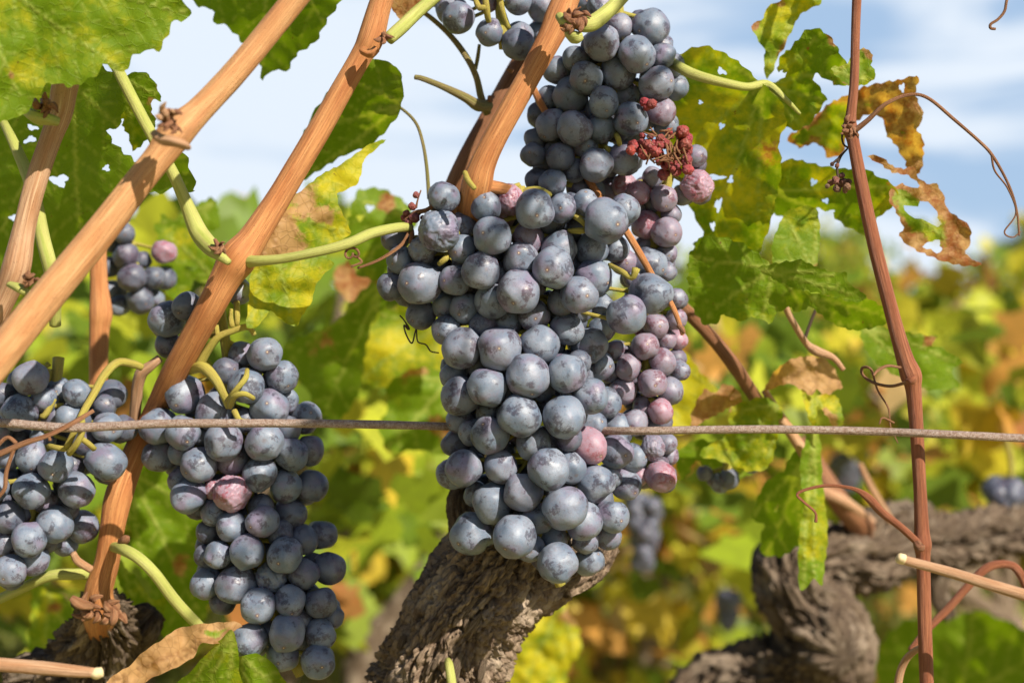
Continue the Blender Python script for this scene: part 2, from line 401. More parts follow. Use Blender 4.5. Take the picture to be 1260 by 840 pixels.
# ---------------------------------------------------------------- ground
mb = MB(); g = np.linspace(-1, 1, 61); gx, gy = np.meshgrid(np.sign(g)*np.abs(g)**2.2*400, np.sign(g)*np.abs(g)**2.2*400)
gz = .03*perlin(np.stack([gx*.7, gy*.7, gx*0], -1))*np.clip(20/(np.hypot(gx, gy)+1), 0, 1)
n_ = 61; fs = [(j*n_+i, j*n_+i+1, (j+1)*n_+i+1, (j+1)*n_+i) for j in range(n_-1) for i in range(n_-1)]
mb.add(np.stack([gx.ravel(), gy.ravel(), gz.ravel()], -1), fs)
tag(mb.build('ground', M_GROUND), 'dry grassy vineyard soil far below the grapes', 'ground', kind='structure')

# leaf template for far foliage: folded, lobed
_lo = np.array([(0, 0), (.28, -.16), (.5, .05), (.42, .3), (.56, .52), (.3, .58), (.2, .75), (0, 1.0), (-.2, .75), (-.3, .58), (-.56, .52), (-.42, .3), (-.5, .05), (-.28, -.16)])
LEAFV = np.vstack([np.c_[_lo-np.array([0, .4]), np.zeros(14)], [[0, 0, 0]]]); LEAFV[:, 2] = .28*np.abs(LEAFV[:, 0])-.15*LEAFV[:, 1]**2
LEAFF = [(k, (k+1) % 14, 14) for k in range(14)]
PAL = np.array([(.44, .46, .03), (.28, .36, .022), (.14, .22, .015), (.62, .54, .04), (.70, .50, .04), (.64, .32, .07), (.42, .17, .05), (.54, .36, .17)])
PW = np.array([.24, .22, .20, .12, .06, .07, .05, .04])
def rotm(n):
    q = RNG.normal(size=(n, 4)); q /= np.linalg.norm(q, axis=1, keepdims=True); w, x, y, z = q.T
    return np.stack([1-2*(y*y+z*z), 2*(x*y-z*w), 2*(x*z+y*w), 2*(x*y+z*w), 1-2*(x*x+z*z), 2*(y*z-x*w), 2*(x*z-y*w), 2*(y*z+x*w), 1-2*(x*x+y*y)], -1).reshape(n, 3, 3)
def leaf_cloud(mb, pts, size, pw=PW, hang=.5):
    n = len(pts); Rm = rotm(n)
    # leaves hang: normals biased to point out and up
    nrm = RNG.normal(size=(n, 3))*.75+np.array([.15, -.75, .45]); nrm /= np.linalg.norm(nrm, axis=1, keepdims=True)
    up = RNG.normal(size=(n, 3))*.5+np.array([0, 0, -1.]); xx = np.cross(up, nrm); xx /= np.linalg.norm(xx, axis=1, keepdims=True); yy = np.cross(nrm, xx)
    s = size*RNG.uniform(.6, 1.25, n)
    LJ = LEAFV[None]+RNG.normal(0, .055, (n, 15, 3))*np.array([1, 1, 1.2])
    V = (LJ[:, :, 0:1]*xx[:, None]+LJ[:, :, 1:2]*yy[:, None]+LJ[:, :, 2:3]*nrm[:, None]*RNG.uniform(-1.6, 1.6, n)[:, None, None])*s[:, None, None]+np.asarray(pts)[:, None]
    pw = np.asarray(pw)/np.sum(pw); ci = RNG.choice(len(PAL), n, p=pw); col = PAL[ci]*RNG.uniform(.8, 1.2, (n, 1))
    C = np.repeat(col, 15, 0); LP = np.tile(LEAFV*3, (n, 1))+np.repeat(RNG.uniform(0, 30, (n, 3)), 15, 0)
    F = (np.array(LEAFF)[None]+15*np.arange(n)[:, None, None]).reshape(-1, 3)
    mb.add(V.reshape(-1, 3), F, lc=C, lp=LP)

# grass and fallen leaves between the rows (uncountable)
mb = MB(); n = 16000; yy = 2.6+RNG.random(n)**1.3*12; xx = RNG.uniform(-.5, .5, n)*yy*1.1
h = RNG.uniform(.05, .20, n); an = RNG.uniform(0, 6.28, n); lean = RNG.normal(0, .06, (n, 2)); w = .004+.0012*yy*.5
b = np.stack([xx, yy, np.zeros(n)], -1); d = np.stack([np.cos(an)*w, np.sin(an)*w, np.zeros(n)], -1)
tip = b+np.stack([lean[:, 0], lean[:, 1], h], -1)
V = np.stack([b-d, b+d, tip], 1).reshape(-1, 3); cg = np.array([(.22, .30, .04), (.32, .36, .06), (.52, .46, .18), (.42, .42, .10)])[RNG.choice(4, n)]
mb.add(V, np.arange(3*n).reshape(-1, 3), lc=np.repeat(cg, 3, 0), lp=V)
tag(mb.build('grass', M_FOL), 'thin green and straw coloured grass between the vine rows', 'grass', kind='stuff')
mb = MB(); n = 900; yy = 2.6+RNG.random(n)**1.4*9; pts = np.stack([RNG.uniform(-.5, .5, n)*yy, yy, RNG.uniform(.02, .10, n)], -1)
leaf_cloud(mb, pts, .085, [.05, .02, .02, .2, .2, .25, .15, .2])
tag(mb.build('fallen_leaves', M_FOL), 'yellow and brown vine leaves fallen on the grass', 'leaves', kind='stuff')

# ---------------------------------------------------------------- background vines
def bark_fn(amp, fz=1., seed=0.):
    def f(tc_, r):
        a, b, z = tc_[..., 0], tc_[..., 1], tc_[..., 2]*fz+seed
        w1 = perlin(np.stack([a*1.5, b*1.5, z*.5], -1)); w2 = perlin(np.stack([a*1.5+9, b*1.5, z*.5+5], -1)); j1 = perlin(np.stack([a*9, b*9, z*3.], -1)); j2 = perlin(np.stack([a*9+4, b*9, z*3.+8], -1))
        aa, bb = a+.22*w1+.05*j1, b+.22*w2+.05*j2
        f1 = 2.6*perlin(np.stack([aa*3.2, bb*3.2, z*.24+31], -1))+1.3*perlin(np.stack([aa*7, bb*7, z*.75+13], -1))+.35*j1
        fr = f1-np.floor(f1); terr = np.floor(f1)+smooth((fr-.78)/.2)          # flaky layers with sharp torn edges
        n1_ = perlin(np.stack([aa*4.2, bb*4.2, z*.20], -1))+.10*j2; n2_ = perlin(np.stack([aa*10, bb*10, z*.5+11], -1))
        crack = np.exp(-(n1_/.07)**2)*1.3+np.exp(-(n2_/.10)**2)*.6
        fib = perlin(np.stack([aa*26, bb*26, z*1.2+3], -1))*.24+perlin(np.stack([aa*14, bb*14, z*4+3], -1))*.14
        cross_ = np.exp(-((perlin(np.stack([aa*2.2, bb*2.2, z*1.9+50], -1))+.12*j1)/.05)**2)*.7*np.clip(.4+2*perlin(np.stack([aa*2, bb*2, z*.5+70], -1)), 0, 1)
        lum = fbm(np.stack([a*1.1, b*1.1, z*.22+7], -1), 2)
        return amp*(.42*terr-crack-cross_+fib+.35)+lum*r*.20
    return f
def make_vine_meshes(seed, hgt=.95):
    """trunk and foliage meshes of a low bush vine, at the origin"""
    rs = random.Random(seed); t_ = MB()
    tube3(t_, [(0, 0, -.05, .045), (.02, 0, .15, .035), (-.01+rs.uniform(-.03, .03), .02, .32, .034), (.02, .0, .46, .045)], segs=14, step=.02, bark=bark_fn(.004, .5, seed*3.))
    fo = MB(); pts = []
    for k in range(6):
        a = k*1.05+rs.uniform(-.3, .3); rx = rs.uniform(.28, .5)
        arm = [(.02, 0, .42, .028), (.12*math.cos(a), .12*math.sin(a), .52, .02), (rx*.6*math.cos(a), rx*.6*math.sin(a), .66, .008), (rx*math.cos(a), rx*math.sin(a), hgt*rs.uniform(.85, 1.02), .004)]
        tube3(t_, arm, segs=8, step=.03)
        sp = spline(arm, 50)
        for j in range(210):
            q = sp[rs.randrange(10, 50), :3]+np.array([rs.gauss(0, .09), rs.gauss(0, .09), rs.gauss(-.03, .10)]); pts.append(q)
        tip = sp[-1, :3]
        for j in range(5): pts.append(tip+np.array([rs.gauss(0, .05), rs.gauss(0, .05), rs.uniform(-.02, .09)]))
    leaf_cloud(fo, np.array(pts), .068)
    return t_.mesh('trunk', M_BARK), fo.mesh('foliage', M_FOL)
VM = [make_vine_meshes(s) for s in range(5)]
def sphere_mesh(name, sub, disp, mat, squash=(1, 1, 1)):
    import bmesh
    bm = bmesh.new(); bmesh.ops.create_icosphere(bm, subdivisions=sub, radius=1)
    v = np.array([w.co[:] for w in bm.verts]); f = [[w.index for w in q.verts] for q in bm.faces]; bm.free()
    d = disp(v) if disp else 0
    v = v*(1+np.asarray(d))[..., None] if disp else v
    m_ = MB(); m_.add(v*np.array(squash), f); return m_.mesh(name, mat)
def facets(v, s):
    r_ = np.random.default_rng(s+50); d = np.zeros(len(v))
    for _ in range(6):
        q = r_.normal(size=3); q[2] *= .6; q /= np.linalg.norm(q); c = v@q; lim = r_.uniform(.84, .93)
        cut = np.where(c > 0, np.minimum(0, lim/np.maximum(c, .01)-1), 0); d = np.minimum(d, cut*.75)
    return d
GR = [sphere_mesh('grape', 4, (lambda v, s=s: .075*perlin(v*1.15+s*7.7)+.02*perlin(v*2.6+s)+facets(v, s)-.02*np.exp(-((v[:, 2]+1)/.03)**2)), M_GRAPE, (1, 1, 1.06)) for s in range(12)]
GW = [sphere_mesh('wrinkled_grape', 5, (lambda v, s=s:  .12*perlin(v*1.3+s*5)+.12*fbm(v*np.array([3.2, 3.2, 1.1])+s*3, 4, True)-.05), M_GRAPE, (1, 1, .95)) for s in range(3)]
GD = [sphere_mesh('dried_berry', 4, (lambda v, s=s: .22*perlin(v*1.6+s*5)+.26*fbm(v*2.3+s*3, 4, True)-.12), M_RAISIN) for s in range(4)]
GFAR = sphere_mesh('grape', 2, None, M_GRAPE)

def place_vine(x, y, sc_, idx, label):
    tm, fm = VM[idx % 5]
    e = empty('grapevine', (x, y, 0), label, 'grapevine', 'low vines in the rows behind')
    rz = random.uniform(0, 6.28)
    for nm, me in (('trunk', tm), ('foliage', fm)):
        o = bpy.data.objects.new(nm, me); COL.objects.link(o); o.parent = e
    e.rotation_euler = (0, 0, rz); e.scale = (sc_, sc_, sc_*random.uniform(.95, 1.05))
    return e
rowsD = [(2.7, .62, .88), (3.8, .85, .88), (5.2, 1.0, .90), (7.0, 1.1, .93), (9.2, 1.2, .95), (12., 1.4, .97), (15.5, 1.7, 1.0)]
k = 0
for ri, (D, dx, s0) in enumerate(rowsD):
    hw = .36*D+.35; nx = int(2*hw/dx)+1
    for j in range(nx):
        x = -hw+dx*(j+.5*(ri % 2))+random.uniform(-.1, .1)
        if ri == 0 and -.05 < x < .30: continue
        s = s0*(1+.10*(x/hw if x > 0 else -.35*x/hw))*random.uniform(.94, 1.05)
        side = 'left' if x < -.12*D else ('right' if x > .12*D else 'middle')
        place_vine(x, D+random.uniform(-.15, .15), s, k, 'blurred yellow-green vine in the %s row behind the grapes, %s of the picture' % (('nearest', 'second', 'third', 'fourth', 'fifth', 'sixth', 'seventh')[ri], 'towards the '+side if side != 'middle' else 'near the middle'))
        k += 1
# the vines beyond, one mass
mb = MB(); n = 9000; yy = 17+RNG.random(n)*45; pts = np.stack([RNG.uniform(-.42, .42, n)*yy, yy, RNG.random(n)**.7*(1.05+RNG.uniform(0, .4, n))], -1)
leaf_cloud(mb, pts, .30)
tag(mb.build('vineyard_foliage', M_FOL), 'mass of far vine leaves reaching to the horizon', 'vineyard', kind='stuff')
# trees at the far edge
def tree(x, y, H, label):
    e = empty('tree', (x, y, 0), label, 'tree', 'trees at the far edge of the vineyard')
    t_ = MB(); tube3(t_, [(x, y, -.1, .16), (x+.1, y, H*.35, .12), (x, y, H*.75, .05)], segs=10, step=.2, bark=bark_fn(.01, .1)); 
    for a in range(5):
        an = a*1.3; tube3(t_, [(x+.05, y, H*(.3+.07*a), .06), (x+math.cos(an)*H*.2, y+math.sin(an)*H*.2, H*(.5+.07*a), .02)], segs=6, step=.2)
    t_.build('trunk', M_BARK, e)
    c_ = MB(); pts = []
    for _ in range(16):
        cx, cy, cz = x+random.gauss(0, H*.20), y+random.gauss(0, H*.2), H*random.uniform(.4, .95)
        pts.append(np.array([cx, cy, cz])+RNG.normal(0, H*.085, (110, 3)))
    leaf_cloud(c_, np.vstack(pts), .24, [.3, .35, .22, .05, .02, .03, .02, .01]); c_.build('crown', M_FOL, e)
tree(12.6, 34, 3.7, 'blurred tree beyond the vines at the right edge')
tree(8.6, 38, 3.6, 'blurred lower tree left of the one at the right edge')

# ---------------------------------------------------------------- grape bunches
M_BERRY = {}
def orient(o, out):
    o.rotation_mode = 'QUATERNION'
    q = (-Vector(out)).to_track_quat('Z', 'Y'); o.rotation_quaternion = q @ Matrix.Rotation(random.uniform(0, 6.28), 4, 'Z').to_quaternion()
def bunch(name, label, group, berries, D0, axis, stalks=(), depth=42, inner=True, tint=(0, 0), stalk_mat=None, auto=True, r_in=19, rmin=0, cat='grape bunch'):
    """berries: (x, y, r[, kind]) in photo pixels at depth about D0; kind: p pink, w wrinkled, d dried, k dark"""
    s = D0/K
    ax = np.array(axis, float)     # rows y, cx, halfwidth
    def env(x, y):
        cx = np.interp(y, ax[:, 0], ax[:, 1]); hw = np.interp(y, ax[:, 0], ax[:, 2])
        u = min(abs(x-cx)/hw, 1.); return depth*(1-math.sqrt(1-u*u*.96)), cx, hw
    items = []
    for b in berries:
        x, y, r = b[:3]; kd = b[3] if len(b) > 3 else ''
        r = max(r, rmin-1) if 'w' not in kd else r+1.5
        w, cx, hw = env(x, y); items.append([x, y, r, kd, w+(26-b[2])*1.15])
    items.sort(key=lambda i: i[4]); placed = []
    for x, y, r, kd, w in items:
        for (x2, y2, r2, w2) in placed:
            d2 = (x-x2)**2+(y-y2)**2; R2 = ((r+r2)*.93)**2
            if d2 < R2: w = max(w, w2+math.sqrt(R2-d2))
        w = min(w, depth*2.6)
        placed.append((x, y, r, w))
    cyx = items[0]
    top = min(ax[:, 0]); c0 = P(np.interp(top, ax[:, 0], ax[:, 1]), top, D0+depth*s)
    e = empty(name, c0, label, cat, group)
    st = MB()
    for (x, y, r, kd, _), (_, _, _, w) in zip(items, placed):
        D = D0+w*s; pos = P(x, y, D); rw = r*D/K
        _, cx, hw = env(x, y)
        out = Vector(((x-cx)/hw*.9, -.95, -.30))+Vector((random.gauss(0, .38), random.gauss(0, .2), random.gauss(0, .38))); out.normalize()
        if 'd' in kd: me = random.choice(GD)
        elif 'w' in kd: me = random.choice(GW)
        else: me = random.choice(GR)
        nm = 'dried_grape' if 'd' in kd else ('wrinkled_grape' if 'w' in kd else 'grape')
        o = bpy.data.objects.new(nm, me); COL.objects.link(o)
        o.location = pos; o.scale = (rw*random.uniform(.97, 1.04), rw*random.uniform(.97, 1.04), rw*random.uniform(.96, 1.08)); orient(o, out)
        attach(o, e)
        if 'd' in kd: o.color = (.42, .11, .09, 1) if 'r' in kd else (.26, .14, .10, 1)
        else: o.color = (1. if 'p' in kd else (.45 if 'q' in kd else max(0, tint[0]+random.gauss(0, .06))), .6 if 'k' in kd else tint[1], 0, 1)  # k: darker skin colour, painting in shade on the overshadowed grapes
        if 'p' in kd and 'd' not in kd: o['label'] = 'reddish pink unripe grape'
        if 'w' in kd: o['label'] = 'shrivelled grape'
        if auto:
            a = pos-out*rw*.95; yc = y-r*.8; Dc = D0+depth*1.25*s
            c = P(np.interp(yc, ax[:, 0], ax[:, 1]), yc, Dc); mid = a.lerp(c, .5)-out*rw*.2
            tube3(st, [(*a, .0016), (*(a-out*rw*.25), .0009), (*mid, .0008), (*c, .0012)], segs=7, step=.003)
    if auto:
        tube3(st, [(*P(a_[1], a_[0], D0+depth*1.25*s), .0022) for a_ in ax], segs=8, step=.004)
    for q in stalks: tube(st, q, segs=10, step=.0015, rough=.12, lump=.15)
    if st.n: st.build('stalk', stalk_mat or M_STALK, e)
    if inner:
        pl = [(x, y, r, w) for x, y, r, w in placed]; base = list(pl); fill = []
        A = np.array(base); tries = 0; allp = A.copy()
        rs = random.Random(len(berries))
        while tries < 14000 and len(fill) < 150:
            tries += 1
            bx, by, br, bw = rs.choice(base)
            x, y = bx+rs.uniform(-1.1, 1.1)*br, by+rs.uniform(-1.1, 1.1)*br; r = r_in*rs.uniform(.85, 1.1)
            we, cx, hw = env(x, y)
            w = rs.uniform(we+20, max(we+50, depth*2.6-we*.6))
            d = np.sqrt((allp[:, 0]-x)**2+(allp[:, 1]-y)**2+(allp[:, 3]-w)**2)
            near = np.hypot(A[:, 0]-x, A[:, 1]-y) < (A[:, 2]+r)*.9
            if near.any() and w < A[near, 3].min()+14: continue
            if ((np.hypot(A[:, 0]-x, A[:, 1]-y) < (A[:, 2]+r)*.6) & (A[:, 3]+4 > w)).any(): continue
            if (d > (allp[:, 2]+r)*.80).all():
                # stay behind what is seen
                # keep inside the seen outline
                an = np.arange(8)*math.pi/4; ok = True
                for q in an:
                    if not (np.hypot(A[:, 0]-x-r*math.cos(q), A[:, 1]-y-r*math.sin(q)) < A[:, 2]+5).any(): ok = False; break
                if not ok: continue
                fill.append((x, y, r, w)); allp = np.vstack([allp, [x, y, r, w]])
        if fill:
            # unit mesh reused with its own scale so the skin pattern keeps its size
            cb_ = MB(); sv = np.array([w_.co[:] for w_ in GFAR.vertices]); sf = [tuple(p.vertices) for p in GFAR.polygons]
            sc0 = r_in*D0/K
            for (x, y, r, w) in fill:
                D = D0+w*s; p_ = (np.array(P(x, y, D))-np.array(c0))/sc0
                cb_.add(sv*(r/r_in)+p_, sf)
            o = cb_.build('inner_grape', M_GRAPE); o.location = c0; o.scale = (sc0,)*3; o.color = (tint[0], .55, 0, 1); attach(o, e)  # inner grapes coloured darker so the gaps look deep in shade
            o['kind'] = 'stuff'
    return e

MAIN = [(517,349,27),(540,284,24,'w'),(520,308,16,'w'),(492,331,13,'w'),(570,277,17),(569,306,18),(605,290,24),(591,333,25),(598,254,19),(626,246,17,'wp'),(617,266,16,'wp'),(658,258,25),(691,256,19),(649,294,21,'q'),(641,320,22),(688,306,23),(681,329,26),(638,359,27),(606,370,23),(560,345,20),(573,379,19),(549,376,16),(518,387,19,'k'),(482,353,18,'k'),(493,320,17),(487,294,12,'k'),(547,243,19),
(713,363,24),(745,272,28),(768,258,19),(720,251,15),(728,306,21),(757,306,13),(768,322,15,'q'),(798,326,22),(801,361,26),(730,342,23),(739,377,14),(771,387,24),
(549,406,18),(569,429,25),(615,429,27),(664,424,24),(657,389,20),(625,398,16),(697,405,21),(725,424,23),(741,405,16),(737,450,19),(650,462,27),(698,460,24),(600,477,25),(567,487,24),(639,511,27),(694,513,27),(727,487,22),(746,495,19),(558,462,15),(602,507,13),(566,516,17),(582,532,18),(603,535,24),(560,545,15,'k'),
(729,522,14),(760,528,20),(724,548,23,'p'),(758,555,21),(779,563,18),(770,595,20),(749,585,12),(733,595,23),(754,635,20),(675,577,26),(700,575,21),(695,625,28),(717,640,24),(657,546,21),(672,540,14),(662,638,19),(570,576,23),(556,582,19),(616,574,21),(644,605,25),(605,618,25),(586,608,17),(580,656,27),(598,654,15),(633,660,27),(653,674,18),(681,660,16),(686,692,25),(725,690,18),(720,664,18),(746,660,11)]
main_b = bunch('grape_bunch', 'largest bunch, dusty blue-purple grapes in sharp focus hanging over the gnarled trunk', 'grape bunches', MAIN, .545,
      [(230,640,125),(300,650,165),(390,660,150),(480,655,112),(560,655,108),(640,660,100),(720,690,60)],
      rmin=18, stalks=[[(632,238,.562,4),(660,234,.56,5),(676,240,.566,4)], [(540,325,.553,3),(548,318,.552,4),(556,308,.56,3)], [(706,266,.556,3),(716,272,.552,3.5),(722,280,.556,3)],
              [(750,326,.556,3),(765,334,.549,3.5),(778,342,.546,3.5),(783,330,.545,5)], [(700,284,.556,3),(715,284,.553,4),(722,283,.556,3)]])
PINK = [(794,426,17,'q'),(773,451,17,'q'),(807,401,16,'q'),(820,418,13,'q'),(833,418,13,'p'),(815,445,17,'q'),(803,471,18,'q'),(824,480,16),(767,481,17,'q'),(791,501,14,'q'),(813,506,16,'p'),(781,520,17),(757,430,13),(750,458,13),
(813,586,19,'p'),(803,551,14,'w'),(820,545,12),(822,560,9),(788,585,12,'p'),(820,334,13),(831,366,12),(858,229,18,'wp'),(856,192,14),(786,238,15,'p'),(817,244,17,'q'),(803,218,12),(769,228,15,'p'),(795,277,18,'p'),(820,286,19,'q'),(826,264,13),(821,312,12),(793,303,13),(786,258,11),(839,240,11),(790,400,14,'p'),(780,340,15),(832,392,12,'q'),(800,528,13),(836,455,11)]
bunch('grape_bunch', 'small rosy purple grapes in a slender bunch behind the right side of the largest bunch', 'grape bunches', PINK, .574,
      [(190,830,50),(300,805,55),(400,800,60),(500,795,50),(600,805,40)], depth=28, tint=(.22, 0), r_in=15, rmin=14,
      stalks=[[(822,196,.57,2),(821,212,.571,2),(818,226,.574,2)]])
UP = [(741,53,23),(763,33,16),(800,34,23),(783,67,23),(760,90,21),(721,96,21),(742,126,20),(808,102,22),(776,147,21),(709,72,17),(686,87,18),(702,117,22),(675,121,15),(680,155,20),(707,158,23),(740,158,18),(815,69,14),(826,80,13),(830,107,13),(814,58,12),(813,137,19,'q'),(771,117,14),(785,112,15),(820,155,9),(725,5,13),(738,8,11),(769,195,21),(734,204,21),(720,180,14),(656,191,16,'k'),(660,172,13,'k'),(689,193,17,'k'),(680,224,17),(662,222,12,'k'),(707,210,13,'k'),(711,232,13,'k'),(729,236,13),(664,142,11,'k'),(752,232,11,'q')]
bunch('grape_bunch', 'bunch of grey-blue grapes at the top, right of the orange cane with the green stub', 'grape bunches', UP, .566,
      [(-10,760,60),(60,762,75),(150,745,95),(230,700,65)], depth=34, rmin=17,
      stalks=[[(758,165,.57,3),(761,172,.566,3.5),(763,180,.57,3)], [(744,180,.575,3),(748,184,.571,3.5),(752,190,.575,3)]])
TOPB = [(556,12,19),(564,22,20),(603,40,17),(638,46,19),(638,55,20,'k'),(662,42,16),(667,8,19),(637,0,18),(600,3,13,'q'),(541,-5,15),(585,-12,15),(615,-20,17),(650,-25,18)]
bunch('grape_bunch', 'loose grapes cut by the top edge, left of the orange cane', 'grape bunches', TOPB, .575,
      [(-40,610,70),(60,620,70)], depth=24, inner=False, stalks=[[(596,-10,.57,3),(598,5,.57,4),(600,20,.572,4),(602,28,.575,3)], [(585,0,.572,3),(590,10,.57,4),(600,8,.57,3)], [(612,-20,.58,5),(617,10,.58,4),(625,35,.585,4)]])
LEFTB = [(206,392,23),(230,377,18,'k'),(207,424,14,'k'),(294,359,14),(326,436,22),(347,463,20),(297,436,14),(278,456,17,'k'),(303,474,23),(227,484,24),(264,506,24),(332,503,24),(350,493,18),(376,514,20),(195,524,23),(226,532,22),(275,543,24),(326,543,24),(358,558,21),(381,554,19,'k'),(196,561,20),(223,556,14),(245,572,22),(287,565,20),(320,583,22),(352,598,20),(384,598,19,'k'),(232,610,22),(224,590,17),(285,607,21,'wp'),(262,602,11,'wp'),(323,641,20),(285,648,19),(262,630,14),(257,654,14,'k'),(358,631,19,'k'),(395,658,19,'k'),(345,656,17,'k'),(373,664,19,'k'),
(304,679,22),(351,682,23),(268,682,17),(256,684,13,'k'),(254,717,19),(292,718,24),(334,710,17,'w'),(318,745,22),(357,739,20),(374,706,20,'k'),(405,699,20,'k'),(395,741,20,'k'),(408,757,12,'k'),(353,778,23),(395,779,19),(307,788,21),(348,806,20),(391,814,22),(275,740,12,'k')]
bunch('grape_bunch', 'long bunch of blue-black grapes on the left, crossed by the rusty wire near its top', 'grape bunches', LEFTB, .566,
      [(350,265,90),(440,280,85),(520,285,112),(600,305,95),(700,325,85),(780,345,65),(830,370,50)], depth=34, rmin=17,
      stalks=[[(232,455,.575,6),(250,452,.566,7),(265,466,.562,6),(275,485,.562,5),(282,500,.565,5)], [(245,450,.57,6),(255,432,.568,5),(268,415,.566,4.5),(283,408,.566,4),(305,402,.566,4),(313,412,.566,3)],
              [(292,400,.566,3),(292,385,.566,3.5),(291,372,.568,4)], [(268,414,.566,3),(266,400,.566,3)], [(286,402,.566,4),(284,390,.566,3),(285,380,.565,2)], [(280,494,.56,4),(290,480,.555,3.5),(302,465,.556,3.5),(304,455,.56,3)],
              [(283,500,.56,4),(288,488,.554,4),(300,484,.552,3.5),(312,490,.556,3)], [(288,505,.556,4),(295,517,.554,3.5),(306,518,.555,3)], [(255,418,.568,3.5),(248,410,.568,3)]])
FARL = [(38,465,22),(24,508,23),(55,492,15),(72,480,13),(94,483,17),(138,485,18,'k'),(128,500,14,'k'),(84,513,16),(132,526,19),(154,526,13,'k'),(54,538,16),(130,568,24),(69,573,21),(40,562,20),(12,560,18),(3,485,12,'k'),(94,602,22),(38,604,22),(67,645,22),(101,647,20),(36,663,22),(40,688,20),(10,636,20,'k'),(5,668,17),(13,702,20),(56,617,15),(80,668,14),(28,632,15,'k'),(-10,530,20),(-14,600,22),(-15,660,20),(105,545,14,'k'),(8,590,15,'k'),(82,625,14,'k')]
bunch('grape_bunch', 'bunch of blue-grey grapes cut by the left edge, below the thick diagonal cane', 'grape bunches', FARL, .566,
      [(455,60,80),(520,60,90),(600,45,90),(710,20,50)], depth=32, rmin=17,
      stalks=[[(72,440,.58,7),(70,465,.578,6),(68,495,.575,5)], [(175,452,.572,4.5),(165,448,.57,5),(145,446,.566,5),(128,462,.562,5),(115,485,.556,4.5),(102,508,.552,4.5),(92,530,.55,4),(82,550,.552,4)],
              [(82,552,.552,3.5),(72,551,.552,3.5),(60,548,.555,3)], [(100,512,.55,4),(101,530,.549,4),(95,545,.549,4),(85,558,.552,4)], [(98,538,.55,3.5),(108,545,.55,3.5),(116,552,.553,3.5)], [(66,490,.572,4),(56,510,.57,4),(50,512,.57,3)], [(60,500,.573,3),(78,498,.573,3)]])
BLUR = [(202,310,15,'p'),(163,342,18,'k'),(152,287,14,'k'),(155,315,16,'k'),(189,342,15,'k'),(203,343,14,'k'),(173,369,17,'k'),(188,368,14),(140,359,15),(147,376,13),(136,328,13,'k'),(176,320,11,'k'),(150,268,10,'k'),(140,300,12,'k')]
bunch('grape_bunch', 'small out-of-focus bunch of dark grapes behind the thick diagonal cane', 'grape bunches', BLUR, .66,
      [(260,150,30),(320,165,40),(380,165,35)], depth=20, inner=False)
SM = [(867,582,10,'k'),(886,593,13),(897,588,13,'k'),(876,590,8,'k'),(925,574,9),(935,572,7,'k')]
bunch('grape_bunch', 'four dark shrunken berries hanging under the yellow-green leaf by the wire', 'grape bunches', SM, .66,
      [(565,895,40),(600,895,40)], depth=10, inner=False, stalks=[[(915,578,.66,2),(925,560,.66,2.5)], [(893,578,.66,2),(900,560,.66,2)]])
# far bunches, blurred spots of blue in the rows behind
def far_bunch(px, py, D, w_, h_, label):
    e = empty('grape_bunch', P(px, py-h_/2, D), label, 'grape bunch', 'blurred bunches in the rows behind')
    m_ = MB(); sv = np.array([q.co[:] for q in GFAR.vertices]); sf = [tuple(p.vertices) for p in GFAR.polygons]; r = .0085
    sc0 = r; hh = h_/K*D; ww = w_/K*D
    for _ in range(46):
        v_ = random.random(); rad = ww/2*(1-.75*v_)*random.random()**.4; a = random.uniform(0, 6.28)
        m_.add(sv+np.array([rad*math.cos(a), rad*math.sin(a), -v_*hh])/r, sf)
    o = m_.build('inner_grape', M_GRAPE, None); o.location = e.location; o.scale = (r,)*3; attach(o, e); o['kind'] = 'stuff'; o.color = (.05, .75, 0, 1); o.name = 'grape_mass'
    t_ = MB(); b = e.location; tube3(t_, [(b.x, b.y, b.z+.035, .002), (b.x+.004, b.y, b.z+.01, .002), (b.x, b.y, b.z-hh*.8, .0015)], segs=6, step=.006); t_.build('stalk', M_STALK, e)
far_bunch(792, 655, 1.25, 34, 80, 'blurred narrow grey-blue bunch right of the largest bunch tip')
far_bunch(1042, 578, 1.5, 45, 40, 'blurred pale purple bunch above the gnarled arm, left of the red-brown cane')
far_bunch(1238, 620, 1.0, 44, 44, 'blurred dark blue bunch above the old wood at the right edge')
far_bunch(896, 752, 1.7, 24, 40, 'blurred dark bunch beside the yellow leaf, left of the old stump')

# dried clusters
def dried(label, spots, D, col, stalks, mat):
    x0, y0, _ = spots[0]; e = empty('dried_cluster', P(x0, y0, D), label, 'dried cluster', 'dried up clusters')
    for x, y, r in spots:
        o = bpy.data.objects.new('dried_berry', random.choice(GD)); COL.objects.link(o)
        o.location = P(x, y, D+random.uniform(-.004, .004)); rw = r*D/K; o.scale = (rw, rw*.9, rw*random.uniform(.8, 1.1)); o.rotation_euler = [random.uniform(0, 6) for _ in range(3)]
        cc = [c*random.uniform(.75, 1.25) for c in col]; o.color = (*cc, 1); attach(o, e)
    st = MB()
    for q in stalks: tube(st, q, segs=8, step=.001, rough=.2, lump=.4)
    st.build('stalk', mat, e); return e
rs_ = random.Random(5)
sp_ = [(793,126,6),(802,128,6),(796,132,5),(780,180,8),(776,185,6),(843,173,9),(838,178,6),(846,178,6)]
for _ in range(52):
    x = rs_.uniform(790, 848); y = rs_.uniform(162, 214)-(x-820)*.1
    if x < 815 and y > 200: y -= 25
    sp_.append((x, y, rs_.uniform(3.5, 8)))
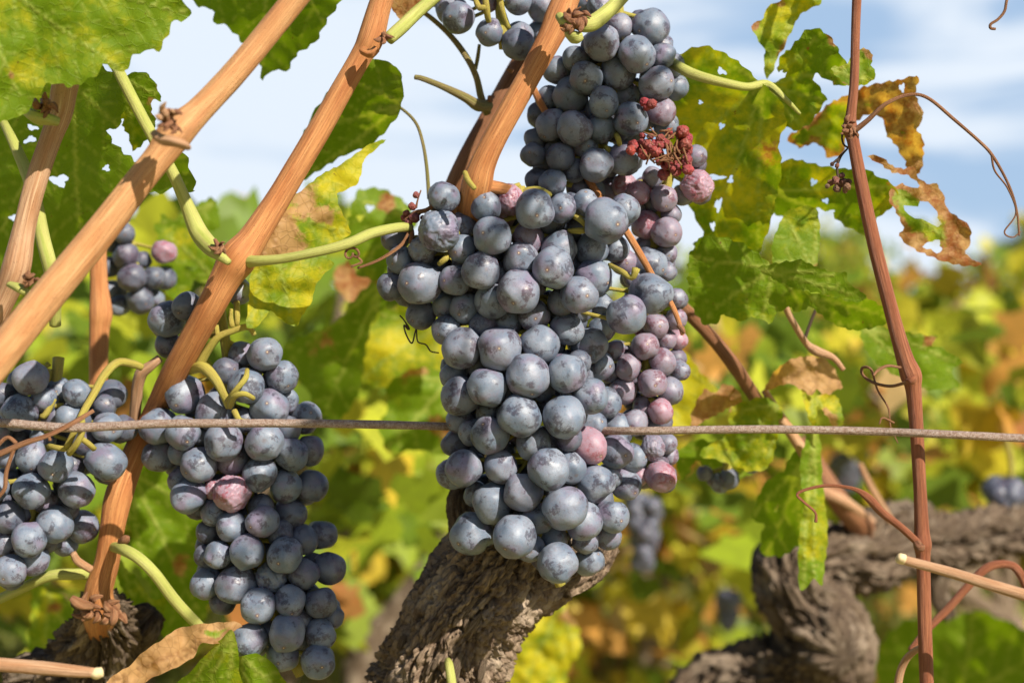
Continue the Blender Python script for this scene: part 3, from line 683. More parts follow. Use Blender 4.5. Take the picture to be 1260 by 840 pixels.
stk = [[(x0, y0, .557+rs_.uniform(-.003, .003), 1.3), ((x0+x1)/2+rs_.uniform(-4, 4), (y0+y1)/2, .556, 1.2), (x1, y1, .558, 1.)] for x0, y0, x1, y1 in [(rs_.uniform(795, 840), rs_.uniform(160, 205), rs_.uniform(788, 850), rs_.uniform(155, 212)) for _ in range(26)]]
dried('raisined crimson cluster of tiny berries between the top bunch and the rosy bunch', sp_, .560, (.33, .045, .045), stk+[[(823,185,.563,2.5),(827,200,.563,2.5),(822,216,.566,2)]], M_TENDRIL)
sp_ = [(1028,222,5),(1033,226,6),(1038,224,5),(1042,230,5),(1022,225,4),(1018,229,3),(1030,232,5),(1044,224,4),(1036,216,4),(1040,234,4),(1030,204,3),(1024,202,2.5)]
dried('little dark shrivelled cluster dangling from the thin red-brown cane', sp_, .552, (.22, .09, .06),
      [[(1040,158,.552,1.6),(1036,168,.552,1.2),(1038,178,.552,1.2),(1043,182,.552,1.1),(1038,188,.552,1.2),(1033,194,.552,2),(1030,205,.552,1.5),(1031,222,.552,1.5)], [(1033,194,.552,1.5),(1026,200,.552,1.4),(1022,204,.552,1)]], M_BLACKT)
sp_ = [(507,254,5),(510,268,6),(503,274,5),(497,268,4),(514,262,4),(545,250,4),(540,246,3.5),(553,264,5),(549,258,4),(512,240,4),(503,284,4),(520,268,3),(500,262,4)]
dried('dry reddish cluster at the upper left shoulder of the largest bunch', sp_, .562, (.26, .07, .06),
      [[(497,272,.562,1.5),(510,262,.561,2.5),(525,258,.56,2.5),(540,247,.56,1.6),(548,243,.56,1.2)], [(522,260,.56,2),(535,254,.559,1.5),(548,254,.559,1.2),(555,264,.56,1)], [(512,256,.561,1.5),(514,246,.561,1),(518,234,.561,.8)],
       [(505,275,.562,2),(507,288,.562,3),(505,300,.562,2.5)], [(525,262,.559,3),(526,268,.559,2.5)], [(503,285,.56,1.5),(495,300,.556,2),(480,312,.553,2),(462,322,.552,1.8),(440,330,.552,1.5)]], M_TENDRIL)

# ---------------------------------------------------------------- old wood
def wood(name, label, paths, mat=M_BARK, amp=.0032, segs=200, step=.0011, cat='vine trunk', extra=None):
    x, y, D, r = paths[0][0]; e = empty('grapevine', (*P(x, y, D)[:2], 0), label, cat, 'old vine stocks')
    m_ = MB()
    for i, p in enumerate(paths):
        rr_ = np.mean([q[3] for q in p]); sg = int(max(40, min(segs, segs*rr_/60)))
        tube(m_, p, segs=sg, step=step, bark=bark_fn(amp*min(1, rr_/40), 1., 3.3*i+len(label)*.7))
    m_.build('trunk', mat, e)
    return e
v0 = wood('grapevine', 'thick gnarled trunk with shaggy bark directly below the largest bunch',
     [[(515,1000,.61,74),(522,900,.61,73),(538,845,.61,72),(560,785,.607,68),(588,735,.606,70),(620,695,.606,74),(648,655,.61,62),(660,615,.63,50)],
      [(600,700,.61,50),(665,700,.604,46),(715,690,.60,30),(738,674,.60,17),(744,656,.60,9)],
      [(600,700,.61,40),(582,660,.606,26),(567,630,.604,15),(566,612,.604,11),(572,598,.606,8)]], amp=.0040, segs=330, step=.0008)
m_ = MB(); tube3(m_, [(*P(505, 990, .625), 84*.625/K), (-.048, .63, .25, .031), (-.05, .63, -.05, .042)], segs=60, step=.006, bark=bark_fn(.003)); m_.build('trunk_base', M_BARK, v0)
# loose bark strips
m_ = MB(); rs_ = random.Random(2)
for _ in range(46):
    x0 = rs_.uniform(490, 690); y0 = rs_.uniform(690, 835)
    cx = np.interp(y0, [690, 735, 785, 845], [618, 585, 556, 533]); hw = 66
    u = max(-.93, min(.93, (x0-cx)/hw)); x0 = cx+u*hw; Df = .606-math.sqrt(1-u*u)*hw*.622/K
    l = rs_.uniform(14, 34); sl = rs_.uniform(-.2, .5)+.35
    lift = rs_.uniform(.0005, .003); wd = rs_.uniform(2.5, 6)
    pts = [(x0-sl*l*.5, y0+l*.5, Df-.0005, wd*.6), (x0, y0, Df-lift*.5, wd), (x0+sl*l*.5, y0-l*.5, Df-lift, wd*.4)]
    q = rows(pts); b0 = MB(); tube3(b0, q, segs=8, step=.002, lump=.3, rough=.4, seed=_)
    V = np.concatenate(b0.v); c_ = V.mean(0); V = c_+(V-c_)*np.array([1, .45, 1]); m_.add(V, b0.f, tc=np.concatenate(b0.a['tc']))
m_.build('bark_strip', M_BARK, v0)['kind'] = 'stuff'
m_ = MB(); tube(m_, [(551,812,.580,4),(553,820,.574,5.5),(557,850,.571,6),(562,900,.571,6)], segs=14, step=.001, rough=.1); o = m_.build('green_shoot', M_GREEN, v0); o['label'] = 'fresh green shoot stub at the foot of the picture'
wood('grapevine', 'blurred knobbly old stock at lower right with an arm reaching right',
     [[(850,900,.86,50),(890,845,.86,40),(960,835,.85,44),(1010,810,.84,52),(1015,770,.84,50),(985,735,.84,44),(975,700,.85,40),(1010,685,.86,38),(1070,683,.88,42),(1110,663,.9,42),(1165,664,.92,29),(1230,656,.94,26),(1300,650,.96,28)],
      [(1015,790,.82,45),(1030,800,.81,35),(1040,805,.805,22)], [(960,735,.85,28),(945,715,.85,14),(950,700,.85,9)], [(1080,660,.89,34),(1115,635,.89,26),(1120,625,.89,14)],
      [(1160,660,.92,20),(1150,720,.92,14),(1168,760,.92,8)], [(870,870,.86,40),(800,1000,.87,52),(790,1300,.88,60)]], mat=M_BARKD, amp=.0060, segs=170, step=.002)
v2 = wood('grapevine', 'blurred brown stock in the bottom left corner under the leftmost grapes',
     [[(100,1100,.66,72),(100,900,.65,70),(105,845,.645,62),(120,805,.64,52),(130,775,.625,40),(127,752,.612,30),(123,738,.605,19)], [(130,800,.64,34),(165,775,.635,27),(190,752,.635,14)], [(100,860,.65,48),(50,835,.645,34),(15,845,.645,22)]], mat=M_BARKD, amp=.0045, segs=170, step=.0016)
wood('grapevine', 'blurred dark forked stock between the long left bunch and the gnarled trunk',
     [[(440,1100,1.5,34),(445,860,1.5,26),(460,795,1.5,24),(500,740,1.5,18),(530,690,1.5,13),(545,650,1.5,8)], [(455,800,1.5,22),(415,755,1.5,16),(405,700,1.5,15),(425,640,1.5,10)]], mat=M_BARKD, amp=.005, segs=90, step=.006)

# ---------------------------------------------------------------- canes
def scales(x, y, D, R_, n, seed=0):
    rs = random.Random(seed+x); out = []
    for _ in range(n):
        a = rs.uniform(0, 6.28); l = rs.uniform(.5, 1.1)*R_; q = rs.uniform(.10, .22)*R_
        x0, y0 = x+rs.uniform(-.4, .4)*R_, y+rs.uniform(-.4, .4)*R_
        out.append([(x0, y0, D+.002, q), (x0+math.cos(a)*l*.5, y0+math.sin(a)*l*.5, D-rs.uniform(.001, .004), q*1.5), (x0+math.cos(a+.5)*l, y0+math.sin(a+.5)*l, D-rs.uniform(.001, .005), q*.4)])
    return out
def cane(label, main, mat, parts=(), segs=64, cat='cane', name='vine_cane', group='canes of the vine', step=.0012, rough=.035):
    x, y, D, r = main[-1]; e = empty(name, P(x, y, D), label, cat, group)
    m_ = MB(); tube(m_, main, segs=segs, step=step, rough=rough, lump=.05, seed=len(label)); m_.build('stem', mat, e)
    for nm, ps, mt in parts:
        q = MB()
        if isinstance(ps[0][0], (int, float)): ps = [ps]
        for p in ps: tube(q, p, segs=22, step=.0005, rough=(.35 if nm in ('bud', 'leaf_scar', 'bud_scale', 'spur') else .1), lump=(.5 if nm in ('bud', 'leaf_scar', 'bud_scale') else .2), seed=p[0][0])
        q.build(nm, mt, e)
    return e
cane('thick tan cane crossing diagonally from the top to the left edge, nearest the camera',
     [(395,-42,.500,15),(340,28,.498,15),(290,88,.495,15.5),(248,133,.492,16),(228,152,.49,19),(213,168,.489,21),(198,190,.488,18),(170,225,.486,17.5),(120,290,.482,19),(50,375,.476,20.5),(0,438,.471,21.5),(-60,512,.466,22)], M_PALEC,
     [('bud', scales(208,146,.468,15,9), M_BUD), ('bud', scales(203,140,.466,13,6,2), M_TAN), ('bud', scales(216,156,.470,12,6,4), M_BUD),
      ('leaf_scar', [(190,165,.472,5),(200,172,.468,6),(214,174,.466,6),(226,178,.468,5),(232,182,.471,3)], M_TAN)], segs=90)
cane('orange cane running from the top down behind the long left bunch',
     [(486,-45,.566,13),(468,5,.565,14),(456,48,.564,16),(444,70,.564,13.5),(420,112,.563,13.5),(390,165,.562,14.5),(345,240,.56,15),(312,292,.558,18),(293,318,.557,23),(278,342,.558,19),(255,385,.56,17),(218,452,.572,16),(190,508,.588,14),(165,560,.592,15),(146,610,.59,17),(138,650,.59,15),(132,690,.592,15),(122,725,.595,17),(122,750,.60,20),(124,775,.62,18)], M_CANE,
     [('bud', scales(472,48,.551,10,9), M_BUD), ('bud', scales(270,303,.542,10,7), M_TENDRIL), ('bud', [(276,316,.545,4),(270,306,.542,4),(264,294,.541,2)], M_BUD), ('leaf_scar', [(446,62,.553,5),(456,66,.551,5),(464,60,.551,4)], M_CANE),
      ('spur', [(165,525,.592,7),(168,488,.586,7),(173,462,.582,7.5),(186,450,.58,6),(197,441,.58,5)], M_TAN),
      ('spur', [(150,668,.58,6),(155,663,.576,5),(158,660,.575,2)], M_BUD), ('spur', [(112,700,.585,5),(96,690,.582,5),(90,680,.58,4)], M_TAN), ('bud_scale', scales(112,748,.585,20,9)+scales(136,752,.585,18,8,3), M_TENDRIL), ('bud_scale', [[(112,745,.58,5),(98,742,.575,7),(88,735,.575,4)], [(140,745,.585,4),(140,760,.58,5),(137,768,.58,3)]], M_TENDRIL)], segs=90)
cane('straight orange-brown cane dropping from the top centre onto the largest bunch',
     [(716,-45,.553,16),(698,-5,.552,16),(688,22,.551,18),(678,44,.55,16),(660,78,.549,14.5),(632,128,.548,14.5),(608,172,.548,14.5),(594,202,.549,16),(587,226,.551,19),(583,245,.556,18),(578,275,.568,17),(572,320,.59,17)], M_CANE,
     [('side_stub', [(590,228,.552,12),(605,230,.552,8),(620,232,.553,7),(633,233,.557,4)], M_CANE), ('bud', scales(708,24,.531,16,14), M_BUD), ('bud', scales(702,30,.531,12,8,3), M_TENDRIL),
      ('dry_shoot', [(572,212,.536,3),(576,222,.532,3.5),(584,232,.53,3)], M_STALK),
      ('green_scale', [[(688,20,.535,5),(696,28,.53,7),(708,34,.53,6)], [(700,42,.535,6),(708,46,.53,8),(716,44,.53,5)]], M_GREEN)], segs=90)
cane('shaded brown cane behind the straight orange one, under the grapes at the top edge',
     [(700,-30,.62,16),(668,40,.618,17),(635,95,.615,16),(603,150,.612,15),(576,200,.61,15),(558,240,.612,14),(548,290,.62,14)], M_DARKC,
     [('dead_stub', [(601,130,.598,7),(588,130,.592,7),(572,120,.588,5.5),(545,107,.586,4),(520,97,.586,3.5),(510,95,.586,3)], M_OLIVE), ('bud', [(603,125,.596,4),(603,118,.595,3)], M_BUD), ('bud', [(630,88,.60,3),(624,85,.598,2)], M_BUD)], segs=48)
cane('pale cane on the far left hanging from under the big bright leaf',
     [(92,60,.535,16),(80,105,.533,16),(74,140,.532,14.5),(62,172,.531,13),(44,225,.53,13),(30,280,.53,13.5),(20,330,.53,17),(6,365,.532,14),(-20,420,.535,13)], M_TAN,
     [('leaf_scar', [(34,138,.518,6),(45,143,.515,8),(60,146,.514,7),(72,150,.516,5)], M_GREEN), ('bud', scales(56,128,.515,16,9), M_BUD), ('bud', scales(38,342,.515,11,9), M_TENDRIL), ('leaf_scar', [(12,350,.52,4),(26,356,.516,6),(36,362,.516,4)], M_GREEN)])
cane('short upright cane behind the diagonal one, above the leftmost grapes',
     [(122,240,.64,10),(120,300,.64,10.5),(122,350,.638,11),(124,385,.637,14),(122,410,.637,12),(121,480,.637,11),(121,520,.64,11)], M_CANE, segs=40)
cane('long thin red-brown cane down the right side of the picture',
     [(1056,-40,.552,6),(1053,30,.552,5.5),(1051,100,.55,5.5),(1047,142,.549,6.5),(1046,158,.549,9),(1050,175,.549,7.5),(1060,228,.548,8),(1078,310,.547,8.5),(1100,395,.546,9),(1113,440,.546,10.5),(1121,462,.546,13),(1124,480,.546,9.5),(1128,530,.546,8.5),(1132,600,.546,8),(1134,650,.546,9),(1135,670,.546,11),(1136,690,.546,8.5),(1138,770,.545,8.5),(1142,880,.545,8.5)], M_RED,
     [('bud', scales(1044,157,.540,11,16), M_BUD), ('bud', scales(1048,166,.540,8,7,5), M_DARKC), ('bud', [(1118,468,.536,5),(1122,468,.534,5),(1126,464,.535,3)], M_RED), ('bud', [(1128,668,.537,4),(1132,673,.534,5),(1135,672,.535,3)], M_BUD),
      ('tendril', [[(1053,160,.545,3.5),(1068,148,.543,3),(1090,128,.54,2.6),(1118,117,.54,2.2),(1142,121,.54,2.1),(1175,148,.54,2.),(1205,174,.54,1.9),(1220,190,.54,2.),(1235,215,.54,1.7),(1246,240,.54,1.6),(1252,265,.54,1.4),(1254,290,.54,1.2)], [(1220,190,.54,1.5),(1224,210,.54,1.2),(1240,232,.54,1.1),(1250,262,.54,1.),(1236,285,.54,1.),(1246,292,.54,.9),(1256,285,.54,.8)]], M_TENDRIL),
      ('tendril', [[(1117,470,.54,2.2),(1095,475,.55,2.),(1073,470,.56,1.9),(1061,460,.565,1.9),(1062,452,.565,1.9),(1072,455,.56,1.5),(1080,480,.56,1.2),(1093,502,.56,1.1),(1096,525,.56,.9),(1105,545,.56,.7)], [(1108,452,.54,1.6),(1092,450,.535,1.8),(1080,456,.532,1.8),(1075,462,.53,1.6)], [(1100,520,.536,1.3),(1086,514,.534,1.2),(1082,522,.534,1)]], M_TENDRIL),
      ('side_shoot', [(1130,668,.543,4.5),(1108,648,.538,4.5),(1085,630,.535,5),(1068,612,.533,5),(1050,601,.531,2.5),(1020,597,.53,2),(995,601,.53,1.8),(981,608,.53,1.8),(990,618,.53,1.6),(1003,630,.53,1.5),(1004,642,.53,2.2)], M_RED)], segs=48)
# unseen stem and leaves, added sunward above the picture to shade two bunches
shoot = [o for o in bpy.data.objects if o.get('label', '').startswith('long thin red-brown cane')][0]
m_ = MB(); tg = [((412, 585, .566), .50, .050), ((428, 665, .566), .53, .050), ((432, 748, .566), .51, .050), ((662, 205, .585), .60, .030)]
tip = [P(*a[0])+sd*a[1] for a in tg]; c0_ = P(1056, -38, .552)
q_ = [(*c0_, .0017), (.19, .50, 1.02, .0022), (.235, .38, 1.09, .0022), (.25, .25, 1.12, .002), (.24, .12, 1.10, .0015)]
tube3(m_, q_, segs=16, step=.004, rough=.05)
for tp, a in zip(tip, tg):
    j_ = min((Vector(r_[:3]) for r_ in spline(q_, 40)), key=lambda v_: (v_-tp).length); tube3(m_, [(*j_, .0012), (*(j_.lerp(tp, .5)+Vector((0, 0, .015))), .0011), (*tp, .001)], segs=10, step=.004)
m_.build('added_shade_stem', M_RED, shoot)
m_ = MB()
for tp, a in zip(tip, tg):
    xx_ = sd.cross(Vector((0, 0, 1))).normalized(); yy_ = xx_.cross(sd).normalized()
    V_ = np.array([np.array(tp)+a[2]*(v_[0]*np.array(xx_)*1.1+(v_[1])*np.array(yy_)*1.35+v_[2]*np.array(sd)*.8) for v_ in LEAFV]); m_.add(V_, LEAFF, la=np.zeros((15, 3)), lp=V_*100)
o = m_.build('leaf', M_LEAF, shoot); o.color = (.2, .05, 0, 1)  # added leaves, out of view, set to cast shade on the bunches
def broken(label, main, mat, cut):
    e = cane(label, main, mat, segs=48, rough=.05)
    m_ = MB(); tube(m_, cut, segs=20, step=.0006, rough=.25, lump=.2); m_.build('cut_end', M_CUT, e)
broken('snapped-off dry cane entering from the right edge, pale broken end over the thin cane',
       [(1108,687,.515,5.5),(1125,692,.515,6),(1170,704,.514,6.5),(1215,718,.512,7),(1290,740,.51,7.5)], M_TAN, [(1104,685,.515,5),(1106,686,.515,6.3),(1113,688,.515,6.3)])
broken('snapped-off dry cane entering from the left at the bottom, pale broken end',
       [(-40,814,.50,9),(0,817,.50,8.5),(50,821,.50,8.5),(90,825,.50,7.5),(116,827,.50,6)], M_TAN, [(113,828,.50,5),(118,828,.50,7),(126,826,.50,5.5)])
cane('dark slanting cane in shade between the rosy bunch and the folded dry leaf',
     [(780,320,.60,8),(818,358,.62,8),(850,388,.625,8),(880,420,.63,8),(905,452,.635,8.5),(930,490,.655,8),(950,520,.67,7)], M_DARKC, segs=30)
cane('thin orange shoot threading between the top bunch and the rosy bunch',
     [(652,100,.584,4),(668,132,.582,4.5),(700,182,.58,4.5),(735,238,.576,4.5),(762,272,.566,4.5),(786,310,.562,4.5),(806,345,.566,4),(826,374,.553,3.5),(836,398,.552,3),(840,412,.552,2.4)], M_CANE, [('tip', [(834,400,.55,2.5),(839,404,.549,3.5),(842,410,.549,2)], M_BUD)], segs=30)
cane('curved red-brown shoot arching over the old arm in the lower right corner',
     [(1120,800,.62,4),(1140,775,.62,4.5),(1165,750,.62,5),(1190,722,.62,5),(1215,698,.62,5.5),(1240,694,.62,5),(1255,705,.62,5.5),(1270,740,.62,5),(1290,790,.62,5)], M_RED, segs=24)
cane('short tan shoot at the bottom edge beside the thin red-brown cane',
     [(1102,880,.56,5),(1106,835,.56,5),(1114,812,.558,4.5),(1126,800,.553,4),(1136,796,.549,4)], M_TAN, segs=24)
cane('blurred purple-brown cane rising from the knobbly stock at lower right',
     [(985,540,.84,10),(1005,575,.84,12),(1035,620,.84,13),(1065,655,.872,15),(1090,688,.91,13)], M_DARKC, [('side_shoot', [(1000,600,.83,6),(1030,612,.83,7),(1055,628,.845,7),(1072,643,.875,6)], M_TAN), ('side_shoot', [(1058,570,.84,3),(1075,605,.84,4.5),(1095,640,.85,5)], M_TAN)], segs=24)
cane('thin pale stem under the right-hand leaves leading to the folded dry leaf',
     [(962,345,.60,4),(966,375,.605,4),(978,400,.61,4),(992,422,.62,4),(1005,432,.62,6),(1025,440,.62,4),(1038,455,.62,3)], M_TAN, [('side_shoot', [(1006,376,.62,2),(998,395,.62,2),(990,418,.62,2.4)], M_BLACKT)], segs=20)
cane('tan stem running down behind the wire to the hanging strip leaf',
     [(940,480,.66,4),(955,505,.66,6),(975,535,.66,7),(992,562,.66,7),(1000,585,.66,5)], M_TAN, segs=20)
cane('thin leafless green twig hanging in the sky right of the orange cane at the top',
     [(505,5,.60,2.5),(530,22,.60,3),(555,45,.598,3.5),(575,72,.596,4),(586,95,.596,4),(592,120,.598,4.5),(600,140,.602,5)], M_OLIVE, [('side_shoot', [(585,85,.597,2.5),(588,70,.597,2.5),(590,55,.597,2)], M_OLIVE)], segs=20)
cane('orange tendril stem crossing the leftmost grapes below the wire',
     [(-25,568,.53,4),(0,558,.53,4),(30,545,.53,3.6),(60,535,.532,3),(90,520,.536,3.2),(115,505,.54,2.5)], M_TENDRIL, [('tendril', [[(20,545,.53,2.5),(10,538,.53,2.5),(0,545,.53,2.5),(-10,560,.53,2)], [(18,550,.53,2.5),(8,580,.53,2.6),(6,600,.53,2.5),(-2,612,.53,2)], [(60,537,.532,2),(62,542,.532,2)]], M_TENDRIL)], segs=20)
th = np.linspace(0, 9, 30)
coil = [(427+7*math.cos(a)*(1-.03*a)+a*1.4, 311+7*math.sin(a)*(1-.03*a), .545+.0006*a, 1.5) for a in th]
cane('little coiled orange tendril under the green stem', coil+[(445,322,.55,1.5),(432,328,.55,1.5)], M_TENDRIL, segs=12, name='tendril', cat='tendril', group='tendrils', step=.0006)
cane('black wiry tendril curls under the small dark grapes left of the largest bunch',
     [(492,388,.57,1),(498,395,.57,1),(503,405,.57,1.8),(497,400,.57,1),(500,412,.57,1),(507,422,.57,1),(512,405,.57,.9),(514,420,.57,.9),(524,424,.57,.9),(530,432,.57,.9),(540,434,.57,.8)], M_BLACKT, segs=8, name='tendril', cat='tendril', group='tendrils', step=.0005)
cane('curled brown tendril tip against the sky in the top right corner',
     [(1246,-20,.54,1.8),(1239,0,.54,1.8),(1236,14,.54,1.8),(1228,24,.54,1.8),(1219,30,.54,1.8),(1219,35,.54,1.8),(1225,36,.54,1.6)], M_TENDRIL, segs=12, name='tendril', cat='tendril', group='tendrils', step=.0006)

# ---------------------------------------------------------------- trellis wire
w_ = [(-120,518,.536,5.4),(0,520,.536,5.4),(40,523,.537,5.4),(85,526,.537,5.6),(140,524,.537,5.4),(200,521,.538,5.3),(300,520.5,.538,5.2),(400,521,.543,5.1),(500,523,.556,5),(565,525,.570,5),(680,529,.585,5),(780,530,.556,4.9),(860,528.5,.550,5),(960,528,.548,5),(1060,530,.547,5),(1160,534,.536,5),(1260,539,.534,5),(1400,545,.534,5)]
w_ = [(x, y, (.536 if 1080 < x < 1170 else D), r) for x, y, D, r in w_]
m_ = MB(); tube(m_, w_, segs=28, step=.0007, rough=.10, lump=.04)
tag(m_.build('trellis_wire', M_WIRE), 'rusty steel trellis wire stretched straight across the picture', 'wire')

# ---------------------------------------------------------------- traced leaves
def inpoly(px, py, poly):
    c = np.zeros(px.shape, bool); n = len(poly)
    for i in range(n):
        x1, y1 = poly[i]; x2, y2 = poly[i-1]
        with np.errstate(divide='ignore', invalid='ignore'):
            c ^= ((y1 > py) != (y2 > py)) & (px < (x2-x1)*(py-y1)/(y2-y1+1e-12)+x1)
    return c
def segdist(px, py, a, b):
    ax, ay = a; bx, by = b; dx, dy = bx-ax, by-ay; l2 = dx*dx+dy*dy+1e-9
    t = ((px-ax)*dx+(py-ay)*dy)/l2; tt = np.clip(t, 0, 1)
    return np.hypot(px-ax-tt*dx, py-ay-tt*dy), t*math.sqrt(l2), ((px-ax)*dy-(py-ay)*dx)/math.sqrt(l2)
def ell(cx, cy, a, b, rot=0, n=16):
    c, s = math.cos(rot), math.sin(rot)
    return [(cx+(a*math.cos(t)*c-b*math.sin(t)*s)*(1+.28*math.sin(3*t+cx)+.16*math.sin(5*t+cy)), cy+(a*math.cos(t)*s+b*math.sin(t)*c)*(1+.28*math.sin(3*t+cx)+.16*math.sin(5*t+cy))) for t in np.linspace(0, 2*math.pi, n, endpoint=False)]
def serrate(poly, period, amp, rs):
    """rounds the outline and adds pointed teeth"""
    n = len(poly); area = sum(poly[i-1][0]*poly[i][1]-poly[i][0]*poly[i-1][1] for i in range(n)); sg = 1 if area > 0 else -1
    out = []; ph = 0.; per = period
    for i in range(n):
        p0, p1, p2, p3 = [np.array(poly[(i+k) % n], float) for k in (-1, 0, 1, 2)]
        L_ = np.linalg.norm(p2-p1); m = max(1, int(L_/3.2))
        for j in range(m):
            u = j/m
            cr = .5*((2*p1)+(-p0+p2)*u+(2*p0-5*p1+4*p2-p3)*u*u+(-p0+3*p1-3*p2+p3)*u**3)
            q = .6*cr+.4*(p1+(p2-p1)*u); d = (p2-p1)/max(L_, 1e-6); nrm = np.array([d[1], -d[0]])*sg
            t = (ph % per)/per; tooth = (t/.72 if t < .72 else (1-t)/.28)-.45
            q = q+nrm*amp*tooth; out.append((q[0], q[1])); ph += L_/m
            if ph > per: ph -= per; per = period*rs.uniform(.6, 1.4)
    return out
def leaf(label, poly, D, veins=None, tilt=(0, 0), color=(0, 0, 0), holes=(), patches=(), grid=4.5, tooth=(20, 4), wav=7., wl=70., petiole=None, pmat=None, crease=2.2, curl=0., fold=None, group='vine leaves', vstep=26):
    rs = random.Random(int(poly[0][0]*7+poly[0][1])); P0 = serrate(poly, tooth[0], tooth[1], rs) if tooth[1] else list(poly)
    Q = np.array(P0); x0, y0 = Q.min(0); x1, y1 = Q.max(0)
    gx, gy = np.meshgrid(np.arange(x0, x1, grid), np.arange(y0, y1, grid*.87)); gx = gx+((np.arange(gx.shape[0]) % 2)*grid*.5)[:, None]
    gx = gx+RNG.uniform(-.2, .2, gx.shape)*grid; gy = gy+RNG.uniform(-.2, .2, gy.shape)*grid
    gx, gy = gx.ravel(), gy.ravel(); k = inpoly(gx, gy, P0)
    ed = np.full(gx.shape, 1e9)
    for i in range(len(P0)): ed = np.minimum(ed, segdist(gx, gy, P0[i-1], P0[i])[0])
    k &= ed > grid*.55
    hp = []
    for h in holes:
        k &= ~inpoly(gx, gy, h)
        for i in range(len(h)): k &= segdist(gx, gy, h[i-1], h[i])[0] > grid*.4
    pts = list(P0); edges = [(i, (i+1) % len(P0)) for i in range(len(P0))]
    for h in holes:
        s_ = len(pts); pts += h; edges += [(s_+i, s_+(i+1) % len(h)) for i in range(len(h))]
    pts += list(zip(gx[k], gy[k]))
    vo, eo, fo, *_ = geometry.delaunay_2d_cdt([Vector((float(a), float(b))) for a, b in pts], edges, [], 0, .01)
    vx = np.array([v[0] for v in vo]); vy = np.array([v[1] for v in vo]); F = np.array([list(f) for f in fo if len(f) == 3])
    cx, cy = vx[F].mean(1), vy[F].mean(1); kk = inpoly(cx, cy, P0)
    for h in holes: kk &= ~inpoly(cx, cy, h)
    F = F[kk]
    s = D/K
    edg = np.full(vx.shape, 1e9)
    for i in range(len(P0)): edg = np.minimum(edg, segdist(vx, vy, P0[i-1], P0[i])[0])
    vein = np.zeros(vx.shape); ridge = np.zeros(vx.shape)
    if veins is None:
        c = np.array([vx.mean(), vy.mean()]); j = (c[0], y0); veins = (j, [(c[0], y1), (x0, c[1]), (x1, c[1])])
    j, tips = veins; best = np.full(vx.shape, 1e9); S = np.zeros(vx.shape); Tt = np.zeros(vx.shape)
    for tp in tips:
        bow = ((tp[0]-j[0]), (tp[1]-j[1]))
        d, a, b = segdist(vx, vy, j, tp); Ln = math.hypot(*bow); wob = 2.5*np.sin(a/Ln*5+tp[0]); d = np.hypot(np.maximum(0, d-0)*0+np.abs(b+wob*np.clip(a/Ln, 0, 1)), np.maximum(0, -a)+np.maximum(0, a-Ln))
        wv = 2.6*(1-.6*np.clip(a/Ln, 0, 1)); vein = np.maximum(vein, np.clip(1.4-d/wv, 0, 1))
        m = d < best; best = np.where(m, d, best); S = np.where(m, a, S); Tt = np.where(m, b, Tt)
    sec = (S-np.abs(Tt)*.85+np.where(Tt > 0, vstep*.5, 0)+2*np.sin(np.abs(Tt)*.08))/vstep
    fr = np.abs(sec-np.round(sec))*vstep*.76
    vein = np.maximum(vein, np.clip(1.15-fr/1.5, 0, 1)*.7*np.clip(1-np.abs(Tt)/170, .2, 1)*(S > 0))
    puck = crease*(np.clip(best/14, 0, 1)*.8+.7*np.sin(np.clip(fr/(vstep*.38), 0, 1)*math.pi/2))
    Dp = -puck*s*.8
    nz = perlin(np.stack([vx/wl, vy/wl, np.full(vx.shape, len(label)*1.37)], -1))+.4*perlin(np.stack([vx/wl*2.7, vy/wl*2.7, np.full(vx.shape, 5.1)], -1))
    Dp = Dp+wav*nz*s*1.6+(vx-vx.mean())*tilt[0]*s+(vy-vy.mean())*tilt[1]*s
    if curl: Dp = Dp+curl*s*np.exp(-edg/16.)*np.sin((vx+vy)/17.)
    if fold:
        (fx, fy), (gx2, gy2), am = fold; d, a, b = segdist(vx, vy, (fx, fy), (gx2, gy2)); Dp = Dp+np.abs(b)*am*s
    DD = D+Dp; V = Parr(vx, vy, DD)
    pt = np.zeros(vx.shape)
    for (a, b, r_, v_) in patches: pt = np.maximum(pt, v_*np.exp(-((vx-a)**2+(vy-b)**2)/(r_*r_)*1.0))
    la = np.stack([vein, pt, np.clip(1-edg/12., 0, 1)], -1); lp = np.stack([vx*s*100, vy*s*100, vx*0], -1)
    e = empty('vine_leaf', Vector(V.mean(0).tolist()), label, 'leaf', group)
    b_ = MB(); b_.add(V, F, la=la, lp=lp); o = b_.build('blade', M_LEAF, e); o.color = (*color, 1)
    if petiole:
        q = MB(); tube(q, petiole, segs=24, step=.0012, rough=.05, lump=.06); q.build('petiole', pmat or M_GREEN, e)
    return e

